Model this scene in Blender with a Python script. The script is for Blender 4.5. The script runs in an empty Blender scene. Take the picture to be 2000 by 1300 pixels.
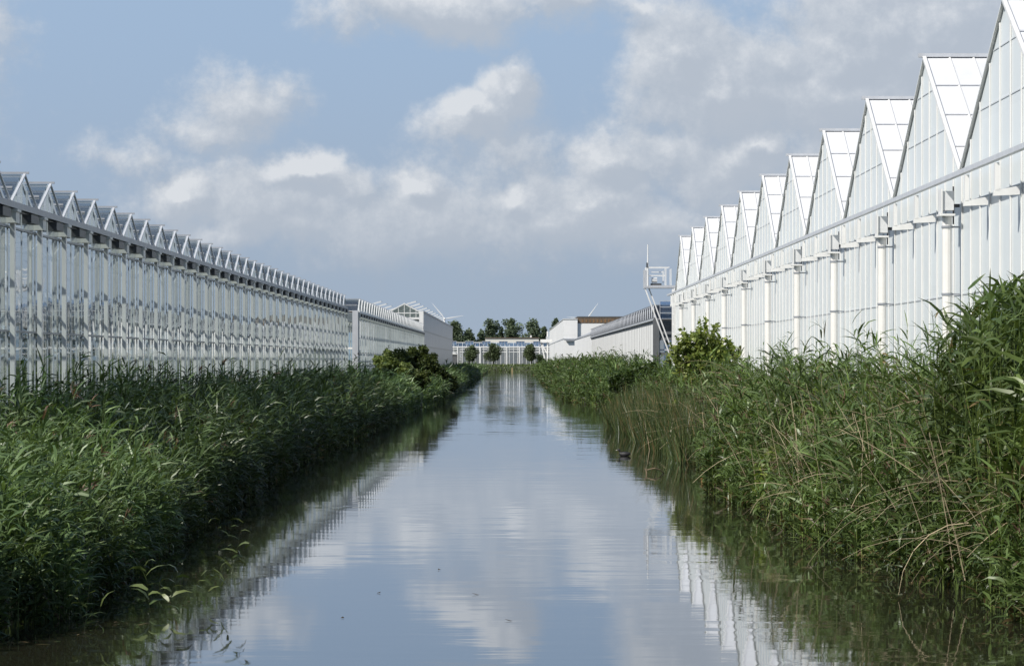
import bpy, math, random
import numpy as np
from mathutils import Vector

rng = np.random.default_rng(11)
random.seed(5)
scene = bpy.context.scene
COL = scene.collection
EYE = 2.6

# ------------------------------------------------------------------ helpers
def link(o):
    COL.objects.link(o); return o

def tag(o, label=None, cat=None, group=None, kind=None):
    if label: o['label'] = label
    if cat: o['category'] = cat
    if group: o['group'] = group
    if kind: o['kind'] = kind
    return o

def empty(name, loc=(0, 0, 0), label=None, cat=None, group=None):
    o = bpy.data.objects.new(name, None)
    o.location = loc; o.empty_display_size = .3
    link(o); tag(o, label, cat, group); return o

class MB:
    """collects boxes, bars, tubes and polygons into one mesh"""
    def __init__(s): s.v = []; s.f = []; s.smooth = False
    def poly(s, *pts):
        n = len(s.v); s.v += [tuple(p) for p in pts]; s.f.append(tuple(range(n, n+len(pts))))
    def box(s, x0, x1, y0, y1, z0, z1):
        n = len(s.v)
        s.v += [(x0,y0,z0),(x1,y0,z0),(x1,y1,z0),(x0,y1,z0),(x0,y0,z1),(x1,y0,z1),(x1,y1,z1),(x0,y1,z1)]
        for q in ((0,3,2,1),(4,5,6,7),(0,1,5,4),(1,2,6,5),(2,3,7,6),(3,0,4,7)):
            s.f.append(tuple(n+i for i in q))
    def bar(s, a, b, w, h=None, up=(0,0,1)):
        h = h or w
        a = Vector(a); b = Vector(b); d = (b-a)
        if d.length < 1e-6: return
        d.normalize(); up = Vector(up)
        if abs(d.dot(up)) > .98: up = Vector((0,1,0))
        r = d.cross(up).normalized(); u = r.cross(d).normalized()
        n = len(s.v)
        for p in (a, b):
            for i, j in ((-1,-1),(1,-1),(1,1),(-1,1)):
                s.v.append(tuple(p + r*(i*w/2) + u*(j*h/2)))
        for q in ((0,1,2,3),(7,6,5,4),(0,4,5,1),(1,5,6,2),(2,6,7,3),(3,7,4,0)):
            s.f.append(tuple(n+i for i in q))
    def tube(s, pts, rad, n=8):
        pts = [Vector(p) for p in pts]
        if not hasattr(rad, '__len__'): rad = [rad]*len(pts)
        base = len(s.v); prev = None
        for i, p in enumerate(pts):
            d = (pts[min(i+1, len(pts)-1)] - pts[max(i-1, 0)]).normalized()
            ref = Vector((0,0,1)) if abs(d.z) < .9 else Vector((0,1,0))
            r = d.cross(ref).normalized(); u = r.cross(d).normalized()
            for k in range(n):
                a = 2*math.pi*k/n
                s.v.append(tuple(p + (r*math.cos(a) + u*math.sin(a))*rad[i]))
        for i in range(len(pts)-1):
            for k in range(n):
                a = base+i*n+k; b = base+i*n+(k+1) % n
                s.f.append((a, b, b+n, a+n))
        s.f.append(tuple(base+k for k in range(n))[::-1])
        s.f.append(tuple(base+(len(pts)-1)*n+k for k in range(n)))
    def build(s, name, mat, parent=None, smooth=False):
        me = bpy.data.meshes.new(name)
        off = parent.matrix_world.translation if False else None
        v = s.v
        if parent is not None:
            p = Vector((0,0,0)); q = parent
            while q is not None:
                p += q.location; q = q.parent
            v = [(a-p.x, b-p.y, c-p.z) for a, b, c in v]
        me.from_pydata(v, [], s.f); me.update()
        if smooth:
            for pl in me.polygons: pl.use_smooth = True
        me.materials.append(mat)
        o = bpy.data.objects.new(name, me)
        o.parent = parent
        return link(o)

def np_mesh(name, verts, faces, mat, cols=None, parent=None, smooth=False):
    """faces: list of index arrays (n,3) or (n,4)"""
    me = bpy.data.meshes.new(name)
    verts = np.asarray(verts, dtype=np.float32)
    if parent is not None:
        verts = verts - np.array(parent.location, dtype=np.float32)
    loops = np.concatenate([f.ravel() for f in faces]).astype(np.int32)
    tot = np.concatenate([np.full(len(f), f.shape[1], dtype=np.int32) for f in faces])
    start = np.concatenate([[0], np.cumsum(tot)[:-1]]).astype(np.int32)
    me.vertices.add(len(verts)); me.vertices.foreach_set('co', verts.ravel())
    me.loops.add(len(loops)); me.loops.foreach_set('vertex_index', loops)
    me.polygons.add(len(tot)); me.polygons.foreach_set('loop_start', start)
    try: me.polygons.foreach_set('loop_total', tot)
    except Exception: pass
    if smooth: me.polygons.foreach_set('use_smooth', np.ones(len(tot), dtype=bool))
    me.update(calc_edges=True)
    if cols is not None:
        at = me.color_attributes.new('Col', 'FLOAT_COLOR', 'POINT')
        c4 = np.ones((len(verts), 4), dtype=np.float32); c4[:, :3] = cols
        at.data.foreach_set('color', c4.ravel())
    me.materials.append(mat)
    o = bpy.data.objects.new(name, me); o.parent = parent
    return link(o)

def dup(root, loc, label=None, group=None):
    r = root.copy(); COL.objects.link(r); r.location = loc
    if label: r['label'] = label
    if group: r['group'] = group
    for ch in list(root.children):
        c = ch.copy(); COL.objects.link(c); c.parent = r
        for g in list(ch.children):
            d = g.copy(); COL.objects.link(d); d.parent = c
    return r

# ------------------------------------------------------------------ node helper
class NT:
    def __init__(s, tree): s.t = tree; s.n = tree.nodes; s.l = tree.links
    def node(s, typ, **kw):
        n = s.n.new(typ)
        for k, v in kw.items(): setattr(n, k, v)
        return n
    def put(s, sock, v):
        if v is None: return
        if hasattr(v, 'is_linked') or isinstance(v, bpy.types.NodeSocket): s.l.new(v, sock)
        else: sock.default_value = v
    def m(s, op, a, b=None, c=None, clamp=False):
        n = s.node('ShaderNodeMath', operation=op, use_clamp=clamp)
        s.put(n.inputs[0], a); s.put(n.inputs[1], b); s.put(n.inputs[2], c)
        return n.outputs[0]
    def vm(s, op, a, b=None, scale=None):
        n = s.node('ShaderNodeVectorMath', operation=op)
        s.put(n.inputs[0], a); s.put(n.inputs[1], b)
        if scale is not None: s.put(n.inputs['Scale'], scale)
        return n.outputs['Value'] if op in ('DOT_PRODUCT', 'LENGTH', 'DISTANCE') else n.outputs['Vector']
    def sep(s, v):
        n = s.node('ShaderNodeSeparateXYZ'); s.put(n.inputs[0], v); return n.outputs
    def comb(s, x, y, z):
        n = s.node('ShaderNodeCombineXYZ'); s.put(n.inputs[0], x); s.put(n.inputs[1], y); s.put(n.inputs[2], z); return n.outputs[0]
    def mix(s, f, a, b, blend='MIX'):
        n = s.node('ShaderNodeMix', data_type='RGBA', blend_type=blend)
        s.put(n.inputs[0], f); s.put(n.inputs[6], a); s.put(n.inputs[7], b); return n.outputs[2]
    def noise(s, vec, scale, detail=3, rough=.5, dist=0):
        n = s.node('ShaderNodeTexNoise'); s.put(n.inputs['Vector'], vec)
        n.inputs['Scale'].default_value = scale; n.inputs['Detail'].default_value = detail
        n.inputs['Roughness'].default_value = rough; n.inputs['Distortion'].default_value = dist
        return n.outputs
    def smooth(s, v, a, b, lo=0., hi=1.):
        n = s.node('ShaderNodeMapRange', interpolation_type='SMOOTHSTEP')
        s.put(n.inputs[0], v); n.inputs[1].default_value = a; n.inputs[2].default_value = b
        n.inputs[3].default_value = lo; n.inputs[4].default_value = hi
        return n.outputs[0]

def rgb(r, g, b): return (r, g, b, 1.)

def material(name):
    m = bpy.data.materials.new(name); m.use_nodes = True
    m.node_tree.nodes.clear()
    k = NT(m.node_tree); out = k.node('ShaderNodeOutputMaterial')
    return m, k, out

def painted(name, col, rough=.45, var=.12, scale=3., metal=0., spec=.5, streak=True):
    m, k, out = material(name)
    g = k.node('ShaderNodeNewGeometry').outputs['Position']
    n1 = k.noise(g, scale, 5, .6)[0]
    gs = k.vm('MULTIPLY', g, (6., 6., .5))
    n2 = k.noise(gs, 1., 4, .6)[0]
    f = k.m('ADD', k.m('MULTIPLY', n1, .5), k.m('MULTIPLY', n2, .5 if streak else 0.))
    f = k.smooth(f, .3, .7)
    dark = tuple(c*(1-var*1.6) for c in col) + (1.,)
    c = k.mix(f, dark, col + (1.,))
    p = k.node('ShaderNodeBsdfPrincipled')
    k.put(p.inputs['Base Color'], c); p.inputs['Roughness'].default_value = rough
    p.inputs['Metallic'].default_value = metal; p.inputs['Specular IOR Level'].default_value = spec
    k.l.new(p.outputs[0], out.inputs[0]); return m

def paneled(name, col, w, axis, rough=.35, var=.05, spec=.4, off=0., grime=.08, transl=0.):
    """whitewashed / screened glass sheet: each pane slightly different, faint dirt"""
    m, k, out = material(name)
    g = k.node('ShaderNodeNewGeometry').outputs['Position']
    s = k.sep(g)
    i = k.m('FLOOR', k.m('DIVIDE', k.m('SUBTRACT', s[axis], off), w))
    wn = k.node('ShaderNodeTexWhiteNoise', noise_dimensions='2D')
    k.put(wn.inputs['Vector'], k.comb(i, k.m('FLOOR', k.m('MULTIPLY', s[2], .75)), 0.))
    f = k.m('MULTIPLY', wn.outputs[0], var)
    gs = k.vm('MULTIPLY', g, (3., 3., .35)); st = k.noise(gs, 1.3, 5, .65)[0]
    bl = k.noise(g, .35, 3, .5)[0]
    f2 = k.m('ADD', k.m('MULTIPLY', k.smooth(st, .45, .8), grime), k.m('MULTIPLY', k.smooth(bl, .35, .7), grime))
    f = k.m('SUBTRACT', 1., k.m('ADD', f, f2))
    c = k.vm('SCALE', col, scale=f)
    p = k.node('ShaderNodeBsdfPrincipled')
    k.put(p.inputs['Base Color'], c); p.inputs['Roughness'].default_value = rough
    p.inputs['Specular IOR Level'].default_value = spec
    o = p.outputs[0]
    if transl:
        t = k.node('ShaderNodeBsdfTranslucent'); k.put(t.inputs[0], c)
        mx = k.node('ShaderNodeMixShader'); mx.inputs[0].default_value = transl
        k.l.new(o, mx.inputs[1]); k.l.new(t.outputs[0], mx.inputs[2]); o = mx.outputs[0]
    k.l.new(o, out.inputs[0]); return m

def glass(name, tint=(.86, .93, .92), dirt=.08, dirtcol=(.75, .78, .78), pane=(.8, 1.6), tilt=.012, refl=1.):
    """thin pane: transparent + Schlick mirror, a little dust, each pane set at its own tiny angle"""
    m, k, out = material(name)
    geo = k.node('ShaderNodeNewGeometry'); N = geo.outputs['Normal']; P = geo.outputs['Position']
    c = k.m('ABSOLUTE', k.vm('DOT_PRODUCT', geo.outputs['Incoming'], N))
    F = k.m('MULTIPLY_ADD', k.m('POWER', k.m('SUBTRACT', 1., c, clamp=True), 5.), .96, .04)
    F2 = k.m('DIVIDE', k.m('MULTIPLY', F, 2.*refl), k.m('ADD', F, 1.))
    s = k.sep(P)
    wn = k.node('ShaderNodeTexWhiteNoise', noise_dimensions='3D')
    k.put(wn.inputs['Vector'], k.comb(k.m('FLOOR', k.m('DIVIDE', s[0], pane[0])), k.m('FLOOR', k.m('DIVIDE', s[1], pane[0])), k.m('FLOOR', k.m('DIVIDE', s[2], pane[1]))))
    off = k.vm('SCALE', k.vm('SUBTRACT', wn.outputs['Color'], (.5, .5, .5)), scale=tilt)
    wob = k.vm('SCALE', k.vm('SUBTRACT', k.noise(P, 2.2, 2)[1], (.5, .5, .5)), scale=tilt*.8)
    N2 = k.vm('NORMALIZE', k.vm('ADD', N, k.vm('ADD', off, wob)))
    tr = k.node('ShaderNodeBsdfTransparent'); tr.inputs[0].default_value = tint + (1.,)
    gl = k.node('ShaderNodeBsdfGlossy'); gl.inputs['Roughness'].default_value = .02; gl.inputs[0].default_value = rgb(.95, .97, .97)
    k.put(gl.inputs['Normal'], N2)
    mx = k.node('ShaderNodeMixShader'); k.put(mx.inputs[0], F2); k.l.new(tr.outputs[0], mx.inputs[1]); k.l.new(gl.outputs[0], mx.inputs[2])
    df = k.node('ShaderNodeBsdfDiffuse'); df.inputs[0].default_value = dirtcol + (1.,)
    tl = k.node('ShaderNodeBsdfTranslucent'); tl.inputs[0].default_value = dirtcol + (1.,)
    dm = k.node('ShaderNodeMixShader'); dm.inputs[0].default_value = .5; k.l.new(df.outputs[0], dm.inputs[1]); k.l.new(tl.outputs[0], dm.inputs[2])
    dn = k.smooth(k.noise(k.vm('MULTIPLY', P, (1., 1., .3)), 2.5, 4, .6)[0], .3, .75, dirt*.5, dirt*1.6)
    m2 = k.node('ShaderNodeMixShader'); k.put(m2.inputs[0], dn); k.l.new(mx.outputs[0], m2.inputs[1]); k.l.new(dm.outputs[0], m2.inputs[2])
    k.l.new(m2.outputs[0], out.inputs[0]); return m

def leafy(name, gloss=.25, transl=.35, tint=(1., 1., 1.), rough=.45):
    """leaf material reading the per-leaf colour of its mesh"""
    m, k, out = material(name)
    a = k.node('ShaderNodeAttribute', attribute_name='Col').outputs['Color']
    P = k.node('ShaderNodeNewGeometry').outputs['Position']
    v = k.smooth(k.noise(P, .8, 3, .6)[0], .3, .7, .72, 1.22)
    c = k.vm('SCALE', k.vm('MULTIPLY', a, tint), scale=v)
    p = k.node('ShaderNodeBsdfPrincipled'); k.put(p.inputs['Base Color'], c)
    p.inputs['Roughness'].default_value = rough; p.inputs['Specular IOR Level'].default_value = gloss
    t = k.node('ShaderNodeBsdfTranslucent'); k.put(t.inputs[0], k.vm('MULTIPLY', c, (1.25, 1.3, .6)))
    mx = k.node('ShaderNodeMixShader'); mx.inputs[0].default_value = transl
    k.l.new(p.outputs[0], mx.inputs[1]); k.l.new(t.outputs[0], mx.inputs[2]); k.l.new(mx.outputs[0], out.inputs[0])
    return m

WHITE = painted('white_aluminium', (.80, .80, .78), .35, .06)
CREAM = painted('cream_steel', (.70, .69, .64), .45, .08)
GREY = painted('grey_steel', (.30, .32, .35), .4, .12)
LGREY = painted('light_grey_steel', (.52, .54, .57), .4, .10)
ZINC = painted('galvanised_steel', (.58, .61, .64), .38, .12, metal=.35)
MGREY = painted('mid_grey_steel', (.36, .38, .41), .4, .1)
LZINC = painted('bright_zinc', (.68, .70, .73), .4, .10, metal=.15)
DARK = painted('dark_steel', (.06, .062, .066), .5, .2)
DGREY = painted('dark_grey_trim', (.14, .145, .15), .5, .15)
BROWN = painted('brown_cladding', (.17, .125, .085), .7, .25)
PIPE = painted('white_plastic_pipe', (.82, .80, .76), .3, .06)
BARK = painted('bark', (.07, .055, .04), .9, .3)
WOOD = painted('pale_wood', (.42, .33, .17), .8, .2)
TURB = painted('white_turbine', (.78, .79, .8), .4, .03)
DRY = painted('dry_reed', (.36, .27, .17), .8, .25)
GLASS_A = glass('clear_wall_glass', tint=(.90, .95, .945), dirt=.02, refl=1.)
GLASS_R = glass('clear_roof_glass', tint=(.70, .75, .77), dirt=.05, dirtcol=(.62, .60, .62), tilt=.01)
GLASS_DK = glass('dark_roof_glass', tint=(.35, .4, .45), dirt=.10, dirtcol=(.2, .2, .22))
GLASS_BL = glass('blue_roof_glass', tint=(.35, .5, .72), dirt=.25, dirtcol=(.25, .36, .52))
SCREEN_W = paneled('white_screened_wall', (.77, .82, .83), 1.0667, 1, off=35.3, var=.04, grime=.05)
SCREEN_R = paneled('white_washed_roof', (.76, .77, .78), .46, 0, off=8.0, var=.03, grime=.05)
SHADEWALL = paneled('pale_screened_wall', (.40, .45, .50), 1.6, 1, var=.10, grime=.10, rough=.3)  # white glass, with the wall's shade put into the blue-grey colour
WHITEWALL = paneled('white_sheet_wall', (.86, .86, .85), 1.2, 1, var=.05, grime=.06, rough=.5)
BLIND = paneled('white_blind', (.86, .86, .84), 3.2, 1, var=.06, grime=.04, rough=.6)
LEAF = leafy('reed_leaf', gloss=.45, transl=.24, rough=.4)
BUSHLEAF = leafy('bush_leaf', gloss=.3, transl=.30)
TREELEAF = leafy('tree_leaf', gloss=.15, transl=.20)
DRYLEAF = leafy('dry_stalk', gloss=.15, transl=.1, rough=.7)

# ------------------------------------------------------------------ camera
cam = bpy.data.cameras.new('camera'); cam_o = link(bpy.data.objects.new('camera', cam))
cam.lens = 108; cam.sensor_width = 36; cam.clip_start = .5; cam.clip_end = 20000
cam.shift_y = .026; cam.shift_x = -.0015
cam_o.location = (0, 0, EYE); cam_o.rotation_euler = (math.pi/2, 0, 0)
scene.camera = cam_o
scene.view_settings.view_transform = 'Standard'; scene.view_settings.look = 'None'; scene.view_settings.exposure = 0

# ------------------------------------------------------------------ light and sky
S = Vector((-.56, -.48, .67)).normalized()
sun = bpy.data.lights.new('sun', 'SUN'); sun_o = link(bpy.data.objects.new('sun', sun))
sun.energy = 4.8; sun.angle = math.radians(.55); sun.color = (1., .955, .88)
sun_o.rotation_euler = S.to_track_quat('Z', 'Y').to_euler(); sun_o.location = S*100

world = bpy.data.worlds.new('World'); scene.world = world; world.use_nodes = True
world.node_tree.nodes.clear()
k = NT(world.node_tree)
bg = k.node('ShaderNodeBackground'); wout = k.node('ShaderNodeOutputWorld'); bg.inputs[1].default_value = .1
sky = k.node('ShaderNodeTexSky', sky_type='NISHITA'); sky.sun_disc = False
sky.sun_elevation = math.asin(S.z); sky.sun_rotation = math.atan2(S.x, S.y) % (2*math.pi)
sky.altitude = 0; sky.air_density = 1.; sky.dust_density = 1.2; sky.ozone_density = 1.2
D3 = k.node('ShaderNodeTexCoord').outputs['Generated']
sx = k.sep(D3)
AZ = k.m('ARCTAN2', sx[0], sx[1]); EL = k.m('ARCSINE', sx[2])
U = k.m('MULTIPLY', AZ, 6.); V = k.m('MULTIPLY', EL, 6.)          # 1 unit = 1/6 rad of sky
P0 = k.comb(U, V, 0.)
CLOUDS = [  # azimuth, elevation, half width, half height (1/6000 rad), strength
    (-8, 522, 62, 62, 1.0), (-80, 470, 85, 48, .9), (-10, 400, 170, 95, .50), (-105, 445, 60, 35, .8),
    (-520, 505, 120, 60, .62), (-600, 455, 120, 45, .55), (-720, 395, 130, 45, .5), (-455, 520, 50, 50, .6),
    (330, 590, 110, 110, .9), (400, 520, 170, 100, .95), (520, 570, 110, 70, .75), (640, 590, 120, 120, 1.0),
    (800, 620, 260, 170, 1.0), (640, 500, 300, 100, .9), (250, 690, 60, 30, .5), (900, 480, 260, 160, .8),
    (-130, 690, 240, 55, .8), (80, 700, 150, 45, .6), (-980, 640, 70, 80, .45),
    (-640, 325, 80, 45, .95), (-400, 360, 90, 40, 1.0), (-480, 300, 260, 90, .72), (-320, 330, 60, 45, .8),
    (-200, 330, 70, 45, .8), (-180, 260, 260, 90, .72), (0, 315, 60, 35, .85), (60, 270, 300, 90, .72),
    (180, 380, 110, 60, .75), (300, 410, 130, 70, .75), (420, 370, 170, 90, .75), (150, 310, 160, 70, .78), (480, 420, 70, 35, .85),
    (-560, 235, 130, 35, .62), (-430, 260, 100, 45, .72), (240, 260, 200, 80, .7), (700, 330, 250, 130, .8),
    (-1500, 500, 420, 170, .8), (-2300, 420, 500, 200, .9), (1700, 430, 500, 200, .9), (2600, 520, 500, 220, .8), (-3600, 520, 600, 240, .9), (3900, 450, 600, 240, .9),
    (0, 1150, 900, 150, .6), (900, 1000, 500, 150, .8), (-1200, 1250, 700, 180, .7),
]
w1 = k.noise(P0, 5., 2, .55)[1]; w2 = k.noise(P0, 17., 3, .6)[1]
WARP = k.vm('ADD',  k.vm('SCALE', k.vm('SUBTRACT', w1, (.5, .5, .5)), scale=.10), k.vm('SCALE', k.vm('SUBTRACT', w2, (.5, .5, .5)), scale=.055))
def field(P):
    W = k.vm('ADD', P, WARP)
    best = None
    for (u, v, ru, rv, st) in CLOUDS:
        q = k.vm('MULTIPLY', k.vm('SUBTRACT', W, (u/1000, v/1000, 0.)), (1000/ru/1.12, 1000/rv/1.15, 0.))
        d = k.m('MULTIPLY_ADD', k.vm('LENGTH', q), -st*.72, st)
        if best is None: best = d
        else:
            n = k.node('ShaderNodeMath', operation='SMOOTH_MAX'); k.put(n.inputs[0], best); k.put(n.inputs[1], d); n.inputs[2].default_value = .18; best = n.outputs[0]
    n3 = k.noise(P, 8., 7, .66)[0]
    return k.m('ADD', best, k.m('MULTIPLY', k.m('SUBTRACT', n3, .5), .92))
f0 = field(P0)
f1 = field(k.vm('ADD', P0, (-.020, .030, 0.)))
lit = k.m('MULTIPLY_ADD', k.m('SUBTRACT', f0, f1), 2.3, .24, clamp=True)
thick = k.smooth(f0, .15, .85)
alpha = k.m('MULTIPLY', k.smooth(f0, .05, .50), .88)
def lin(r, g, b): return tuple(((c/255+.055)/1.055)**2.4 if c > 10 else c/3294 for c in (r, g, b)) + (1.,)
ccol = k.mix(lit, lin(178, 188, 201), lin(224, 227, 231))
ccol = k.mix(k.m('MULTIPLY', thick, k.m('SUBTRACT', 1., lit)), ccol, lin(184, 192, 203))
zen = k.smooth(V, .05, .75)
bcol = k.mix(zen, lin(160, 176, 195), lin(160, 184, 212))
low = k.smooth(V, .07, .28)                       # haze over the horizon swallows the clouds
ccol = k.mix(low, lin(157, 172, 190), ccol)
skycol = k.mix(alpha, bcol, ccol)
skycol = k.vm('SCALE', skycol, scale=10.)
high = k.smooth(EL, math.radians(9), math.radians(22))
final = k.mix(high, skycol, sky.outputs[0])
world.cycles.sampling_method = 'MANUAL'; world.cycles.sample_map_resolution = 128
k.put(bg.inputs[0], final); k.l.new(bg.outputs[0], wout.inputs[0])

# ------------------------------------------------------------------ canal plan
LE_D = [0, 26, 28.7, 31, 38, 56, 79, 99, 140, 168, 186, 200, 229, 363, 600, 640]
LE_X = [-5.6, -5.4, -4.85, -4.25, -4.5, -4.85, -5.25, -5.0, -4.9, -4.75, -3.95, -4.0, -4.3, -4.5, -5.2, -5.2]
RE_D = [0, 26, 32, 38, 46, 52, 60, 68, 80, 90, 110, 122, 127, 150, 160, 172, 200, 325, 557, 640]
RE_X = [5.6, 5.4, 4.75, 4.5, 4.05, 4.0, 3.75, 4.3, 4.5, 4.2, 4.1, 3.95, 5.5, 5.8, 5.5, 4.6, 3.1, 3.15, 3.5, 3.6]
def ledge(y): return np.interp(y, LE_D, LE_X)
def redge(y): return np.interp(y, RE_D, RE_X)
CAN_END = 624.
def ground_z(x, y):
    x = np.asarray(x, float); y = np.asarray(y, float)
    t = np.where(x < 0, ledge(y)-x, x-redge(y))       # distance inland
    z = np.interp(t, [-.6, 0., .6, 1.3, 2.2, 3.0], [-.7, -.3, -.02, .35, .9, 1.25])
    return np.where(y > CAN_END, np.maximum(z, np.interp(y, [CAN_END, CAN_END+2, CAN_END+8], [-.6, .4, 1.15])), z)

def build_ground():
    ys = np.unique(np.concatenate([[-400, -60, 0], np.arange(20, 130, 2.), np.arange(130, 260, 4.), np.arange(260, 620, 20.), [620, 622, 624, 625, 626, 629, 632, 640, 700, 800, 1500, 6000]]))
    inl = [0., .2, .4, .8, 1.4, 2.0, 2.8, 5., 12., 60., 400., 5000.]
    prof = [-.6, -.3] 
    V_, F_ = [], []
    nx = None
    for y in ys:
        le, re = float(ledge(y)), float(redge(y))
        xs = [le-t for t in inl[::-1]] + [le+.3, le+.6, 0., re-.6, re-.3] + [re+t for t in inl]
        nx = len(xs)
        zs = ground_z(np.array(xs), np.full(nx, y))
        bump = .06*np.sin(np.array(xs)*1.7+y*.6)+.05*np.sin(y*1.3-np.array(xs)*.9)
        zs = np.where((zs > .1) & (np.abs(xs) < 40), zs+bump, zs)
        V_ += [(a, y, b) for a, b in zip(xs, zs)]
    for i in range(len(ys)-1):
        for j in range(nx-1):
            a = i*nx+j; F_.append((a, a+1, a+nx+1, a+nx))
    m, kk, out = material('bank_soil')
    P = kk.node('ShaderNodeNewGeometry').outputs['Position']
    n = kk.noise(P, 1.1, 8, .65)[0]
    c = kk.mix(kk.smooth(n, .35, .65), rgb(.028, .026, .016), rgb(.045, .065, .022))
    p = kk.node('ShaderNodeBsdfPrincipled'); kk.put(p.inputs['Base Color'], c); p.inputs['Roughness'].default_value = .95
    kk.l.new(p.outputs[0], out.inputs[0])
    o = np_mesh('ground', V_, [np.array(F_)], m, smooth=True); tag(o, kind='structure')

def build_water():
    m, kk, out = material('canal_water')
    P = kk.node('ShaderNodeNewGeometry').outputs['Position']
    geo = kk.node('ShaderNodeNewGeometry')
    calm = kk.smooth(kk.noise(kk.vm('MULTIPLY', P, (.12, .035, 0.)), 1., 3, .5)[0], .35, .7, .35, 1.25)
    a = kk.vm('SUBTRACT', kk.noise(kk.vm('MULTIPLY', P, (.55, 2.6, 0.)), 1., 3, .55)[1], (.5, .5, .5))
    b = kk.vm('SUBTRACT', kk.noise(kk.vm('MULTIPLY', P, (2.2, 7., 0.)), 1., 2, .5)[1], (.5, .5, .5))
    s = kk.vm('ADD', kk.vm('MULTIPLY', a, (.006, .016, 0.)), kk.vm('MULTIPLY', b, (.004, .010, 0.)))
    s = kk.vm('SCALE', s, scale=kk.m('MULTIPLY', calm, kk.m('ADD', kk.smooth(kk.sep(P)[1], 60., 380., 1., 4.6), kk.m('MULTIPLY', kk.m('MULTIPLY', kk.smooth(kk.sep(P)[1], 96., 110., 0., 3.2), kk.smooth(kk.sep(P)[1], 136., 142., 1., 0.)), kk.smooth(kk.sep(P)[0], .5, 2.6)))))
    N = kk.vm('NORMALIZE', kk.vm('ADD', s, (0., 0., 1.)))
    c = kk.m('ABSOLUTE', kk.vm('DOT_PRODUCT', geo.outputs['Incoming'], N))
    F = kk.m('MULTIPLY_ADD', kk.m('POWER', kk.m('SUBTRACT', 1., c, clamp=True), 5.), .98, .02)
    gl = kk.node('ShaderNodeBsdfGlossy'); gl.inputs['Roughness'].default_value = .028; gl.inputs[0].default_value = rgb(.95, .97, 1.)
    kk.put(gl.inputs['Normal'], N)
    df = kk.node('ShaderNodeBsdfDiffuse'); df.inputs[0].default_value = rgb(.026, .026, .016)
    mx = kk.node('ShaderNodeMixShader'); kk.put(mx.inputs[0], F); kk.l.new(df.outputs[0], mx.inputs[1]); kk.l.new(gl.outputs[0], mx.inputs[2])
    kk.l.new(mx.outputs[0], out.inputs[0])
    mb = MB(); ys = [-60, 20, 60, 120, 240, 400, 630]
    for y0, y1 in zip(ys[:-1], ys[1:]): mb.poly((-9, y0, 0), (9, y0, 0), (9, y1, 0), (-9, y1, 0))
    o = mb.build('water', m); tag(o, kind='structure')
build_ground(); build_water()

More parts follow.
